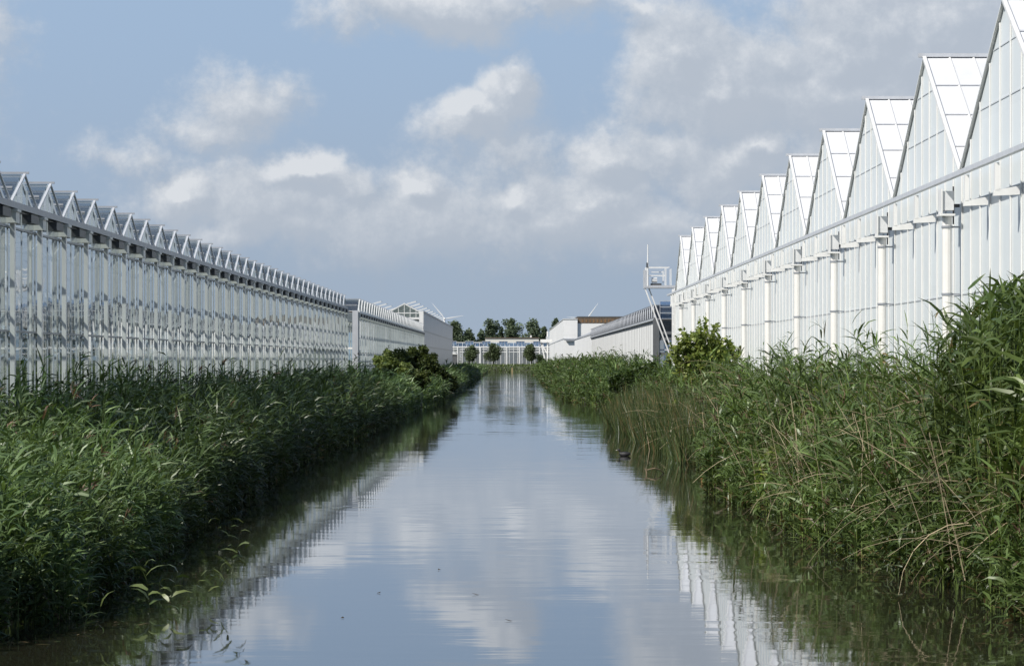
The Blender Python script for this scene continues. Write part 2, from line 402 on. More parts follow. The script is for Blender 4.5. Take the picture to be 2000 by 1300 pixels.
# ------------------------------------------------------------------ left clear greenhouse
def venlo(name, label, xw, side, y0, n, pitch, zg, ze, zr, depth, mats, rows, mull=.8, rails=(), post=.13, beam=.115,
          ridge_out=.14, inner=True, post_mat=None, gable_pane=True, blind=None, end_wall=True, wall_m=None, bar_m=None, out_post=None):
    """glasshouse of many small gabled bays whose ends stand along the canal; side=-1 left bank, +1 right bank.
    Bays repeat along y, ridges run away from the canal."""
    glass_m, roof_m, frame_m = mats
    root = empty(name, (xw, y0, zg), label, 'greenhouse')
    y1 = y0+n*pitch; s = side
    xi = xw + s*depth
    w = MB(); w.poly((xw, y0, zg), (xw, y1, zg), (xw, y1, ze), (xw, y0, ze)); w.build('wall_panel' if wall_m else 'wall_glass', wall_m or glass_m, root)
    if blind:
        b = MB(); b.poly((xw+s*.25, y0+.1, zg), (xw+s*.25, y1-.1, zg), (xw+s*.25, y1-.1, ze-.12), (xw+s*.25, y0+.1, ze-.12)); b.build('wall_blind', blind, root)
    if end_wall:
        e = MB(); e.poly((xw, y0, zg), (xi, y0, zg), (xi, y0, ze), (xw, y0, ze)); e.build('end_wall_glass', glass_m, root)
        e = MB()
        for i in range(int(depth/1.6)+1):
            x = xw+s*i*1.6; e.box(x-.03, x+.03, y0-.05, y0+.01, zg, ze)
        for z in (zg+.4, (zg+ze)/2, ze): e.box(min(xw, xi), max(xw, xi), y0-.08, y0+.02, z-.05, z+.05)
        e.build('end_wall_frame', frame_m, root)
    # glazing bars of the wall
    g = MB(); cnt = int(round((y1-y0)/mull))
    for i in range(cnt+1):
        y = y0+i*(y1-y0)/cnt; g.box(xw-.010, xw+.014, y-.012, y+.012, zg, ze)
    g.box(min(xw-.01, xw+.015), max(xw-.01, xw+.015), y0, y1, ze-.08, ze-.05); g.build('glazing_bars', LGREY, root)
    g = MB()
    for z in rails: g.box(xw-.03, xw+.03, y0, y1, z-.02, z+.02)
    if rails: g.build('wall_rail', GREY, root)
    g = MB(); g.box(min(xw-s*.16, xw+s*.03), max(xw-s*.16, xw+s*.03), y0-.05, y1+.05, ze-beam*.6, ze+beam*.4); g.build('eave_beam', GREY if name == 'clear_greenhouse' else frame_m, root)
    # roof
    r = MB(); rb = MB()
    for k_ in range(n):
        a = y0+k_*pitch; c = a+pitch/2; b = a+pitch
        r.poly((xw, a, ze), (xi, a, ze), (xi, c, zr), (xw, c, zr)); r.poly((xw, c, zr), (xi, c, zr), (xi, b, ze), (xw, b, ze))
        step = 1.6
        for i in range(1, int(depth/step)):
            x = xw+s*i*step
            rb.bar((x, a, ze+.02), (x, c, zr+.02), .03, .04); rb.bar((x, b, ze+.02), (x, c, zr+.02), .03, .04)
        rb.bar((xw-s*ridge_out, c, zr+.03), (xi, c, zr+.03), .05, .04)                    # ridge
        rb.bar((xw+s*.05, a+pitch*.27, ze+(zr-ze)*.54+.02), (xi, a+pitch*.27, ze+(zr-ze)*.54+.02), .04, .035)   # vent rail
        rb.bar((xw, a, ze-.03), (xi, a, ze-.03), .16, .10)                                # valley gutter
    r.build('roof_glass', roof_m, root); rb.build('roof_bars', bar_m or frame_m, root)
    # gable ends: one mesh each, copied along the row
    a = y0; c = y0+pitch/2; b = y0+pitch; xo = xw-s*.06
    gm = MB()
    gm.bar((xo, a+.06, ze+.06), (xo, c, zr), .04, .045, up=(1, 0, 0)); gm.bar((xo, b-.06, ze+.06), (xo, c, zr), .03, .04, up=(1, 0, 0))
    for t in (.3, .5, .7):
        y = a+pitch*t; h = ze+(zr-ze)*(1-abs(t-.5)*2)
        gm.box(xw-.02, xw+.02, y-.014, y+.014, ze+.03, h-.02)
    g0 = gm.build('gable_frame', frame_m, root)
    pn = MB(); pn.poly((xw, a, ze), (xw, b, ze), (xw, c, zr)); p0 = pn.build('gable_pane', glass_m, g0)
    p0.location = (0, 0, 0)
    for k_ in range(1, min(n, 99)):
        g1 = g0.copy(); COL.objects.link(g1); g1.location = (0, k_*pitch, 0)
        p1 = p0.copy(); COL.objects.link(p1); p1.parent = g1
    # posts under every valley
    pm = post_mat or CREAM; px = xw+s*.22
    if out_post: px = xw-s*.10
    cm = MB(); cm.box(px-post/2, px+post/2, y0-(out_post or post*.8), y0+(out_post or post*.8), zg-.2, ze-(.34 if out_post else .15))
    c0 = cm.build('column', pm, root)
    for k_ in range(1, min(n+1, 99)):
        c1 = c0.copy(); COL.objects.link(c1); c1.location = (0, k_*pitch, 0)
    if inner:
        go = MB(); go.box(px-.09, px+.09, y0-.2, y0+.2, ze-.34, ze-.14); go.box(px-.13, px+.12, y0-.22, y0+.22, ze-.139, ze-.09)
        o0 = go.build('gutter_end', CREAM, root)
        for k_ in range(1, min(n+1, 99)):
            o1 = o0.copy(); COL.objects.link(o1); o1.location = (0, k_*pitch, 0)
        gd = MB()
        for k_ in range(n):
            gd.box(xw+.025, xw+.2, y0+k_*pitch+1.5, y0+k_*pitch+2.4, ze-.27, ze-.11)
            gd.box(xw+.02, xw+.06, y0+k_*pitch, y0+k_*pitch+pitch, ze-.108, ze-.09)
        gd.build('gutter_clip', DARK, root)
        im = MB()
        for ri, xo_ in enumerate(rows):
            x = xw+s*xo_
            for k_ in range(n+1):
                y = y0+k_*pitch+(.35 if ri % 2 else 0)
                im.box(x-.028, x+.028, y-.035, y+.035, zg-.2, ze-.12)
            im.bar((x, y0, ze-.45), (x, y1, ze-.45), .06, .06)
            for k_ in range(n):
                yy = y0+k_*pitch
                im.bar((x, yy, ze-.45), (x, yy+pitch/2, ze-.08), .035); im.bar((x, yy+pitch/2, ze-.08), (x, yy+pitch, ze-.45), .035)
            im.bar((x, y0, ze-.08), (x, y1, ze-.08), .05, .05)
        io = im.build('inner_frame', pm, root)
    return root

A_Y0 = 57.5-1.6-3*3.2
A = venlo('clear_greenhouse', 'long clear glass greenhouse with a row of small saw-tooth gables nearest on the left bank',
          -9.21, -1, A_Y0, 38, 3.2, 1.2, 5.42, 6.06, 36., (GLASS_A, GLASS_R, LZINC), (1.6, 9.6, 22.4), mull=.8,
          rails=(3.12, 5.02), post=.085, out_post=.075, post_mat=PIPE, bar_m=MGREY)
B = venlo('farther_greenhouse', 'smaller glass greenhouse with pale corner post, between the long clear one and the grey hall',
          -8.77, -1, 172.3, 39, 3.2, 1.2, 5.28, 6.0, 30., (GLASS_A, GLASS_R, WHITE), (2.4, 9.6), mull=1.6, rails=(3.0,), post=.055, out_post=.04, post_mat=PIPE, bar_m=MGREY)
mb = MB(); mb.box(-9.02, -8.70, 171.9, 172.2, 1.1, 5.35); mb.build('corner_post', LGREY, B)

# crops standing inside the clear greenhouse
def leaf_cloud(pts, size, col_a, col_b, jitter=.6, up=.3, dark=None):
    n = len(pts)
    d = rng.normal(size=(n, 3)); d[:, 2] = d[:, 2]*.6+up*0
    d /= np.linalg.norm(d, axis=1)[:, None]
    e = np.cross(d, rng.normal(size=(n, 3))); e /= np.linalg.norm(e, axis=1)[:, None]
    s = size*(.6+.8*rng.random(n))[:, None]
    w = s*.32
    v = np.stack([pts-d*s*.5, pts+e*w, pts+d*s*.5, pts-e*w], 1)
    t = rng.random(n)[:, None]**1.3
    c = np.array(col_a)*(1-t)+np.array(col_b)*t
    if dark is not None: c = c*dark[:, None]
    return v.reshape(-1, 3), np.arange(n*4).reshape(-1, 4), np.repeat(c, 4, 0)

n = 26000
rx = rng.choice(np.array([-11.5, -13.1, -15.5, -17.1, -19.5, -21.1, -25., -30.]), n)
pts = np.stack([rx+rng.normal(0, .25, n), rng.uniform(50, 167, n), 1.2+rng.random(n)**.7*.95], 1)
v, f, c = leaf_cloud(pts, .32, (.05, .09, .02), (.14, .2, .05))
o = np_mesh('crop_rows', v, [f], BUSHLEAF, c); tag(o, 'low green crop rows growing inside the clear glass greenhouse', 'crop', kind='stuff')

# ------------------------------------------------------------------ left grey hall
C = empty('grey_greenhouse', (-8.77, 297.2, 1.2), 'tall blue-grey panelled greenhouse hall with white gabled end, behind the left glasshouses', 'greenhouse')
CX, CY0, CY1, CZ = -8.77, 297.2, 442., 7.25
mb = MB(); mb.poly((CX, CY0, 1.), (CX, CY1, 1.), (CX, CY1, CZ), (CX, CY0, CZ)); mb.build('side_wall', SHADEWALL, C)
mb = MB()
for z in (5.42, 3.9): mb.box(CX-.02, CX+.05, CY0, CY1, z-.06, z+.06)
mb.box(CX-.1, CX+.08, CY0, CY1, CZ-.08, CZ+.08)
mb.build('wall_rail', GREY, C)
mb = MB()
for i in range(1, 46): mb.box(CX-.02, CX+.02, CY0+i*3.2-.03, CY0+i*3.2+.03, 1., CZ-.1)
mb.box(CX-.019, CX+.019, CY0, CY1, CZ-.16, CZ-.09)
mb.build('glazing_bars', LGREY, C)
mb = MB(); mb.box(CX-.35, CX+.06, CY0-.12, CY0-.003, 1., CZ+.05); mb.build('corner_post', WHITE, C)
mb = MB(); mb.poly((CX-.36, CY0, 1.), (-40, CY0, 1.), (-40, CY0, 6.6), (CX-.36, CY0, 6.6)); mb.build('end_wall', GLASS_A, C)
mb = MB()
for i in range(20): mb.box(CX-.4-i*1.6-.05, CX-.4-i*1.6+.05, CY0-.08, CY0-.003, 1., 6.55)
mb.box(-40, CX-.36, CY0-.10, CY0-.01, 6.5, 6.68); mb.box(-40, CX-.36, CY0-.10, CY0-.01, 5.6, 5.7)
mb.build('end_wall_frame', WHITE, C)
mb = MB(); mb.box(-40, CX-.37, CY0-.15, CY0-.103, 6.36, 6.46); mb.build('end_gutter', DARK, C)
gb = MB(); w_ = 3.4; gx = CX-.1
gb.bar((gx, CY0-.05, 7.1), (gx-w_/2, CY0-.05, 8.0), .09, .08, up=(0, 1, 0)); gb.bar((gx-w_, CY0-.05, 7.1), (gx-w_/2, CY0-.05, 8.0), .09, .08, up=(0, 1, 0))
for i in range(1, 6):
    x = gx-w_*i/6; h = 7.1+.9*(1-abs(i/3-1)); gb.box(x-.025, x+.025, CY0-.06, CY0-.02, 6.66, h-.03)
gb.box(gx-w_, gx, CY0-.07, CY0-.02, 7.06, 7.14)
g0 = gb.build('gable_frame', WHITE, C)
pn = MB(); pn.poly((gx, CY0, 6.66), (gx-w_, CY0, 6.66), (gx-w_, CY0, 7.1), (gx-w_/2, CY0, 8.0), (gx, CY0, 7.1)); p0 = pn.build('gable_pane', GLASS_A, g0)
for i in range(1, 6):
    g1 = g0.copy(); COL.objects.link(g1); g1.location = (-i*w_, 0, 0); p1 = p0.copy(); COL.objects.link(p1); p1.parent = g1
mb = MB(); vb = MB()
for i in range(6):
    x1 = gx-i*w_; xc = x1-w_/2; x0 = x1-w_
    mb.poly((x1, CY0, 7.1), (x1, CY1, 7.1), (xc, CY1, 8.0), (xc, CY0, 8.0)); mb.poly((x0, CY0, 7.1), (x0, CY1, 7.1), (xc, CY1, 8.0), (xc, CY0, 8.0))
    for j in range(11):
        y = CY0+3+j*12.8
        # open roof vents: white frames propped up along the ridge
        vb.bar((xc+.05, y, 8.03), (xc+1.0, y, 8.3), .05); vb.bar((xc+.05, y+2.4, 8.03), (xc+1.0, y+2.4, 8.3), .05); vb.bar((xc+1.0, y, 8.3), (xc+1.0, y+2.4, 8.3), .05)
        vb.bar((x1, y, 7.12), (xc, y, 8.02), .05); vb.bar((x0, y, 7.12), (xc, y, 8.02), .05)
    vb.bar((xc, CY0, 8.03), (xc, CY1, 8.03), .09)
mb.build('roof_glass', GLASS_R, C); vb.build('roof_vents', WHITE, C)

# ------------------------------------------------------------------ right white greenhouse
R = empty('white_greenhouse', (7.97, 35.3, 1.2), 'large white screened greenhouse with tall white gables and downpipes on the right bank', 'greenhouse')
RX, RY0, RB, RN = 7.97, 35.3, 9.6, 12
RY1 = RY0+RB*RN; RG = 5.92; RR = 8.43; RZ = 1.0
mb = MB(); mb.poly((RX, RY0, RZ), (RX, RY1, RZ), (RX, RY1, RG), (RX, RY0, RG)); mb.build('wall_panel', SCREEN_W, R)
mb = MB(); mb.poly((RX, RY1, RZ), (RX+40, RY1, RZ), (RX+40, RY1, RG), (RX, RY1, RG)); mb.build('end_wall', SCREEN_W, R)
mb = MB(); nb = RN*9
for i in range(nb+1):
    y = RY0+i*RB/9
    t = ((y-RY0) % RB)/RB
    mb.box(RX-.03, RX-.004, y-.022, y+.022, RZ, RG-.02)
mb.build('glazing_bars', WHITE, R)
mb = MB()
for z in (2.35, 3.76, 5.36): mb.box(RX-.012, RX-.003, RY0, RY1, z-.012, z+.012)
mb.build('wall_seam', bpy.data.materials['seam_pale'] if 'seam_pale' in bpy.data.materials else painted('wall_seam_pale', (.62, .65, .67), .4, .08), R)
mb = MB(); mb.box(RX-.45, RX-.36, RY0, RY1+.2, 5.72, 5.80); mb.build('gutter_rail', LZINC, R)
# gable of one bay
def child_copy(o, dy):
    c = o.copy(); COL.objects.link(c); c.location = (o.location.x, o.location.y+dy, o.location.z)
    for ch in o.children:
        d = ch.copy(); COL.objects.link(d); d.parent = c
    return c
a, b = RY0, RY0+RB; cy = (a+b)/2
mb = MB(); mb.poly((RX-.002, a+.02, RG), (RX-.002, b-.02, RG), (RX-.002, cy, RR)); g0 = mb.build('gable_pane', SCREEN_W, R)
mb = MB()
for i in range(1, 9):
    y = a+i*RB/9; h = RG+(RR-RG)*(1-abs((y-cy)/(RB/2))); mb.box(RX-.03, RX-.006, y-.022, y+.022, RG, h-.05)
mb.bar((RX-.05, a, RG+.03), (RX-.05, cy, RR+.02), .055, .07, up=(1, 0, 0)); mb.bar((RX-.05, b, RG+.03), (RX-.04, cy, RR+.02), .035, .04, up=(1, 0, 0))
mb.build('gable_bars', WHITE, g0)
mb = MB()
for z in (6.85, 7.72):
    hw = (RB/2)*(1-(z-RG)/(RR-RG)); mb.box(RX-.013, RX-.004, cy-hw+.1, cy+hw-.1, z-.011, z+.011)
mb.build('gable_seam', painted('seam_pale', (.68, .71, .73), .4, .08), g0)
mb = MB(); XR = RX+32
mb.poly((RX-.06, a, RG+.02), (XR, a, RG+.02), (XR, cy, RR), (RX-.06, cy, RR)); mb.poly((RX-.06, cy, RR), (XR, cy, RR), (XR, b, RG+.02), (RX-.06, b, RG+.02))
r0 = mb.build('roof', SCREEN_R, R)
mb = MB()
for i in range(1, 50):
    x = RX-.02+i*.46
    mb.bar((x, a, RG+.03), (x, cy, RR+.01), .035, .03); 
mb.build('roof_bars', WHITE, r0)
mb = MB()
for t in (.2, .47, .73):
    mb.box(RX, XR, a+(cy-a)*t-.02, a+(cy-a)*t+.012, RG+.02+(RR-RG)*t+.0, RG+.02+(RR-RG)*t+.02)
mb.build('roof_seam', painted('roof_seam_grey', (.66, .67, .69), .4, .08), r0)
mb = MB(); mb.box(RX-.16, XR, cy-.07, cy+.07, RR, RR+.07); mb.build('ridge_cap', LGREY, r0)
# downpipe, gutter box and two brackets per bay (at the valley at y = a)
px = RX-.28
mb = MB(); mb.tube([(px, a, .6), (px, a, 5.14)], .085, 12); d0 = mb.build('downpipe', PIPE, R, smooth=False)
mb = MB(); mb.tube([(px, a, 3.74), (px, a, 3.78)], .10, 12); mb.tube([(px, a, 4.93), (px, a, 4.97)], .10, 12)
for z in (3.76, 4.95): mb.box(px, RX-.05, a-.02, a+.02, z-.015, z+.015)
mb.build('pipe_clamp', GREY, d0)
mb = MB(); mb.box(px-.10, px+.10, a-.15, a+.15, 5.24, 5.58); b0 = mb.build('gutter_box', painted('box_grey', (.74, .75, .75), .45, .1), R)
mb = MB(); mb.box(px-.13, px-.103, a-.19, a+.19, 5.18, 5.62); mb.box(px-.16, px+.12, a-.19, a+.19, 5.14, 5.178); mb.build('box_face', WHITE, b0)
mb = MB(); mb.box(px+.105, px+.128, a+.02, a+.05, 5.0, 5.67); mb.box(px+.10, RX-.05, a+.03, a+.06, 5.3, 5.36); mb.build('strap', DARK, b0)
mb = MB(); y = a+RB/3
mb.box(RX-.44, RX-.37, y-.05, y+.05, 5.24, 5.68)
n0 = len(mb.v); mb.v += [(RX-.46, y-.05, 5.24), (RX-.05, y-.05, 5.32), (RX-.05, y-.05, 5.18), (RX-.46, y-.05, 5.16), (RX-.46, y+.05, 5.24), (RX-.05, y+.05, 5.32), (RX-.05, y+.05, 5.18), (RX-.46, y+.05, 5.16)]
for q in ((0, 1, 2, 3), (7, 6, 5, 4), (0, 4, 5, 1), (1, 5, 6, 2), (2, 6, 7, 3), (3, 7, 4, 0)): mb.f.append(tuple(n0+i for i in q))
k0 = mb.build('bracket', WHITE, R)
k1 = child_copy(k0, RB/3)
for i in range(1, RN):
    for o in (g0, r0, d0, b0, k0, k1): child_copy(o, i*RB)
mb = MB()
for yy in (RY1+.3, RY1+2.2): mb.box(RX-.1, RX+.1, yy-.1, yy+.1, .8, 6.1)
mb.box(RX+.25, RX+.45, RY1+1.4, RY1+1.6, .8, 6.1)
for j in range(9):
    z = 1.4+j*.5; mb.bar((RX, RY1+.3, z), (RX, RY1+2.2, z+.5), .05)
mb.bar((RX, RY1+.2, 5.9), (RX, RY1+5, 5.9), .12)
mb.build('end_frame', WHITE, R)

# ------------------------------------------------------------------ service platform at the far end of it
PY = 156.
T = empty('service_platform', (6.7, PY, 1.2), 'white steel platform with railings, mast and slanting legs at the end of the white greenhouse', 'platform')
mb = MB(); mb.box(6.62, 9.2, PY-.5, PY+.7, 6.22, 6.36); mb.build('deck', LGREY, T)
mb = MB()
for x in (6.72, 7.72, 7.98):
    for yy in (PY-.45, PY+.65): mb.bar((x, yy, 6.36), (x, yy, 7.28 if x < 7.9 else 7.2), .035)
for yy in (PY-.45, PY+.65):
    mb.bar((6.72, yy, 7.27), (7.9, yy, 7.27), .04); mb.bar((6.72, yy, 6.86), (7.72, yy, 6.86), .03)
mb.bar((6.72, PY-.45, 7.15), (6.72, PY+.65, 7.15), .05)
mb.bar((7.0, PY+.1, 7.04), (7.6, PY+.1, 7.04), .04); mb.bar((7.6, PY+.1, 6.5), (7.6, PY+.1, 7.1), .05)
mb.build('railing', WHITE, T)
mb = MB(); mb.box(6.60, 6.64, PY-.45, PY+.5, 6.2, 7.15); mb.box(6.64, 6.78, PY-.49, PY-.46, 6.2, 7.1); mb.build('gate', LGREY, T)
mb = MB(); mb.tube([(6.80, PY-.47, 6.3), (6.80, PY-.47, 7.5), (6.80, PY-.47, 8.42)], [.045, .04, .025], 8); mb.build('mast', WHITE, T)
mb = MB(); mb.box(6.72, 6.79, PY-.52, PY-.48, 7.25, 7.5); mb.build('lamp', DARK, T)
mb = MB(); mb.tube([(7.0, PY-.2, 6.62), (7.28, PY-.2, 6.62)], .13, 12); mb.build('motor', WHITE, T)
mb = MB(); mb.box(6.95, 7.5, PY-.3, PY-.1, 6.365, 6.46); mb.build('motor_base', DARK, T)
for dx in (0, .21):
    mb = MB(); mb.bar((6.66+dx, PY-.4+dx, 6.2), (8.5+dx, PY-.4+dx, 1.25), .065); mb.build('leg', WHITE, T)

# ------------------------------------------------------------------ dark roofed greenhouse on the right
F = venlo('dark_roof_greenhouse', 'lower greenhouse with dark saw-tooth roof and white blinds, behind the service platform',
          9.5, 1, 206., 53, 3.2, 1.2, 5.3, 6.25, 30., (GLASS_DK, GLASS_DK, LGREY), (), mull=3.2, rails=(), post=.2, inner=False, wall_m=BLIND, bar_m=DGREY)
mb = MB(); mb.box(9.40, 9.48, 205.7, 375.7, 5.18, 5.42); mb.build('fascia', DGREY, F)
mb = MB(); mb.box(9.34, 9.75, 205.6, 205.9, 1.1, 5.3); mb.build('corner_post', DGREY, F)
mb = MB(); 
for i in range(1, 53): mb.box(9.489, 9.497, 206+i*3.2-.10, 206+i*3.2+.10, 1.1, 5.17)
mb.box(9.490, 9.496, 206., 375., 5.0, 5.17)
mb.build('wall_gap', DGREY, F)
mb = MB()
for z in (2.9, 3.9, 4.3): mb.box(9.76, 20, 205.72, 205.9, z, z+.18)
mb.build('end_rail', DGREY, F)
mb = MB()
for i in range(12): mb.box(9.8+i*.9, 9.83+i*.9, 205.85, 205.92, 5.35, 6.5)
for z in (5.7, 6.1, 6.5): mb.box(9.8, 19.7, 205.8, 205.84, z, z+.04)
mb.build('parapet_frame', LGREY, F)
mb = MB(); mb.poly((9.8, 205.95, 5.35), (20, 205.95, 5.35), (20, 205.95, 6.5), (9.8, 205.95, 6.5)); mb.build('parapet_glass', GLASS_BL, F)

# lean-to
G = empty('lean_to_shed', (9.5, 376, 1.2), 'low white shed with a sloping glass roof, beyond the dark-roofed greenhouse', 'shed')
mb = MB(); mb.box(9.5, 16, 376.2, 478, 1., 5.65); mb.build('wall', WHITEWALL, G)
mb = MB(); mb.poly((9.4, 376.2, 5.67), (9.4, 478, 5.67), (13., 478, 7.2), (13., 376.2, 7.2)); mb.poly((13., 376.2, 7.2), (13., 478, 7.2), (16.2, 478, 5.67), (16.2, 376.2, 5.67)); mb.poly((9.5, 376.3, 5.66), (13, 376.3, 7.18), (16., 376.3, 5.66)); mb.build('roof', painted('grey_glass_roof', (.34, .36, .41), .25, .1), G)
mb = MB()
for i in range(22): mb.bar((9.4, 376.3+i*4.8, 5.72), (13., 376.3+i*4.8, 7.25), .12)
for t in (0.02, .33, .66, 1.): mb.bar((9.4+3.6*t, 376.2, 5.72+1.53*t), (9.4+3.6*t, 478, 5.72+1.53*t), .12)
mb.build('roof_bars', LGREY, G)
# white hall with brown top
H = empty('white_hall', (8., 490, 1.2), 'tall windowless white hall at the far right end of the canal', 'hall')
mb = MB(); mb.box(8., 10.2, 490, 686, 1., 9.02); mb.build('wall', WHITEWALL, H)
mb = MB(); mb.box(10.21, 24, 490.5, 686, 1., 8.4); mb.build('annex_wall', WHITEWALL, H)
mb = MB(); mb.box(7.95, 7.997, 490, 686, 5.85, 6.02); mb.box(7.95, 10.2, 489.9, 489.997, 5.85, 6.02); mb.build('wall_band', LGREY, H)
mb = MB(); mb.box(7.9, 10.2, 489.9, 686, 9.025, 9.12); mb.build('roof_edge', WHITE, H)
mb = MB(); mb.box(8.3, 9.6, 489.5, 489.88, 5.55, 5.83); mb.build('canopy', GREY, H)
K = empty('brown_building', (10.2, 489, 8.4), 'brown clad flat-topped block rising above the white hall annex', 'building')
mb = MB(); mb.box(10.25, 24.5, 490.46, 560, 8.41, 9.35); mb.build('wall', BROWN, K)
mb = MB(); mb.box(10.15, 24.6, 490.4, 560, 9.352, 9.5); mb.build('roof', DGREY, K)
mb = MB()
for i in range(12): mb.box(10.9+i*.6, 11.15+i*.6, 490.42, 490.455, 8.5, 9.0)
mb.build('window', painted('rusty_window', (.30, .17, .08), .5, .3), K)
# pipe gantry
N = empty('pipe_gantry', (6.5, 600, 1.2), 'white pipe frame with a slanting strut standing beside the far white hall', 'gantry')
mb = MB(); mb.box(5.25, 7.5, 599.5, 601, 6.0, 6.55); mb.build('duct', WHITE, N)
mb = MB(); mb.tube([(6.65, 600, 1.), (6.65, 600, 8.1)], .16, 8); mb.build('upright', WHITE, N)
mb = MB(); mb.box(6.35, 6.95, 599.6, 600.4, 6.56, 7.1); mb.build('cap', LGREY, N)
for q in (((5.3, 600, 6.0), (6.45, 600, 1.4)), ((5.3, 600, 5.9), (6.5, 600, 3.9))):
    mb = MB(); mb.bar(q[0], q[1], .22); mb.build('strut', WHITE, N)
# small shed behind the grey hall
Z = empty('small_shed', (-9.3, 462, 1.2), 'small grey shed with a white pitched roof, tucked behind the grey hall', 'shed')
mb = MB(); mb.box(-10.6, -8.5, 460, 466, 1., 3.4); mb.build('wall', DGREY, Z)
mb = MB(); mb.poly((-8.25, 459.8, 3.35), (-8.25, 466.2, 3.35), (-9.6, 466.2, 4.1), (-9.6, 459.8, 4.1)); mb.poly((-10.9, 459.8, 3.35), (-10.9, 466.2, 3.35), (-9.6, 466.2, 4.1), (-9.6, 459.8, 4.1)); mb.poly((-8.3, 459.85, 3.36), (-10.85, 459.85, 3.36), (-9.6, 459.85, 4.08)); mb.build('roof', WHITE, Z)

# ------------------------------------------------------------------ far greenhouse across the end
E = empty('far_greenhouse', (-2, 720, 1.2), 'white framed glass greenhouse closing the view at the end of the canal', 'greenhouse')
FX0, FX1, FY = -16., 12., 720.
mb = MB(); mb.poly((FX0, FY, 1.), (FX1, FY, 1.), (FX1, FY, 5.55), (FX0, FY, 5.55)); mb.build('wall_glass', GLASS_A, E)
mb = MB()
for i in range(int((FX1-FX0)/1.)+1): mb.box(FX0+i-.05, FX0+i+.05, FY-.1, FY-.02, 1., 5.5)
for z in (5.5, 5.05, 4.4): mb.box(FX0, FX1, FY-.12, FY-.01, z-.07, z+.07)
mb.build('glazing_bars', WHITE, E)
for x in (-13.1, -7.8, -1.6, 1.4, 6.1):
    mb = MB(); mb.box(x-.13, x+.13, FY-.4, FY-.13, 1., 5.6); mb.build('downpipe', WHITE, E)
mb = MB(); mb.poly((FX0, FY, 5.6), (FX1, FY, 5.6), (FX1, FY+4, 6.6), (FX0, FY+4, 6.6)); mb.build('roof_glass', GLASS_BL, E)
mb = MB()
for i in range(29): mb.bar((FX0+i, FY, 5.65), (FX0+i, FY+4, 6.65), .08)
mb.bar((FX0, FY+4, 6.65), (FX1, FY+4, 6.65), .12); mb.bar((FX0, FY, 5.62), (FX1, FY, 5.62), .14)
mb.build('roof_bars', WHITE, E)
for i in range(7):
    x = FX0+.6+i*4.; mb = MB(); mb.box(x, x+2., FY+2., FY+3.2, 6.0, 6.85); vo = mb.build('roof_vent', painted('vent_glass', (.16, .24, .36), .2, .1), E)
    mb = MB(); mb.box(x-.05, x+2.05, FY+1.9, FY+3.3, 6.852, 6.95)
    for j in range(4): mb.box(x+j*.65, x+j*.65+.07, FY+1.93, FY+1.99, 6., 6.85)
    mb.build('vent_frame', LGREY, vo)
mb = MB(); mb.poly((FX0, FY+9, 1.), (FX1, FY+9, 1.), (FX1, FY+9, 5.5), (FX0, FY+9, 5.5)); mb.build('back_wall', painted('inner_shade', (.22, .23, .24), .7, .3), E)
for i in range(12):
    x = FX0+1.2+i*2.3; mb = MB(); mb.tube([(x, FY+2, 3.45), (x, FY+2.5, 3.45)], .16, 8); mb.build('fan', WHITE, E)
W = empty('white_block', (0, 742, 1.2), 'long plain white flat-roofed block rising behind the far greenhouse', 'building')
mb = MB(); mb.box(-6.8, 6.1, 742, 760, 1., 7.75); mb.build('wall', painted('warm_white_render', (.74, .72, .65), .7, .06), W)
mb = MB(); mb.box(-6.9, 6.2, 741.8, 760.2, 7.752, 7.95); mb.build('roof_edge', BROWN, W)
mb = MB(); mb.box(4.0, 4.4, 745, 745.4, 7.96, 8.5); mb.build('roof_vent', WHITE, W)
L = empty('ladder', (-12.3, 719, 1.2), 'tall white ladder leaning upright on the far greenhouse front', 'ladder')
for x in (-12.55, -12.0):
    mb = MB(); mb.bar((x, 719.2, 1.1), (x, 719.2, 4.9), .1); mb.build('rail', WHITE, L)
mb = MB()
for i in range(10): mb.bar((-12.55, 719.2, 1.4+i*.37), (-12.0, 719.2, 1.4+i*.37), .08)
mb.build('rungs', WHITE, L)
PST = MB(); PST.tube([(-.25, 622.6, -.5), (-.25, 622.6, .95)], [.16, .13], 8)
o = PST.build('wooden_post', WOOD); tag(o, 'short pale wooden post standing in the water at the far canal end', 'post')

# wind turbines
def turbine(x, z, y, ang, label, R_=25.):
    t = empty('wind_turbine', (x, y, 0), label, 'wind turbine', 'wind turbines on the horizon')
    mb = MB(); mb.tube([(x, y+2, 1), (x, y+2, z-1)], [2., 1.1], 12); mb.build('tower', TURB, t, smooth=True)
    mb = MB(); mb.tube([(x, y-3, z), (x, y-1.5, z), (x, y+5, z)], [.5, 1.5, 1.4], 10); mb.build('nacelle', TURB, t, smooth=True)
    for a_ in ang:
        a_ = math.radians(a_); d = Vector((math.cos(a_), 0, math.sin(a_))); nrm = Vector((-d.z, 0, d.x))
        mb = MB(); prof = [(0, .5), (.06, .7), (.2, 1.25), (.5, .85), (.8, .5), (1., .12)]; nn = len(mb.v)
        c0 = Vector((x, y-2, z))
        for t_, w in prof:
            p = c0+d*(1+t_*R_)
            for q in (p+nrm*w*.35, p+Vector((0, -.25*w, 0)), p-nrm*w*1., p+Vector((0, .25*w, 0))): mb.v.append(tuple(q))
        for i in range(len(prof)-1):
            for j in range(4): mb.f.append((nn+i*4+j, nn+i*4+(j+1) % 4, nn+i*4+4+(j+1) % 4, nn+i*4+4+j))
        mb.build('blade', TURB, t, smooth=False)
turbine(-90, EYE+80/6000*4000, 4000, (9, 129, 249), 'white wind turbine with one blade pointing right, above the grey hall')
turbine(95, EYE+79/6000*4000, 4000, (54, 174, 294), 'white wind turbine with only an upright blade showing over the brown roof')

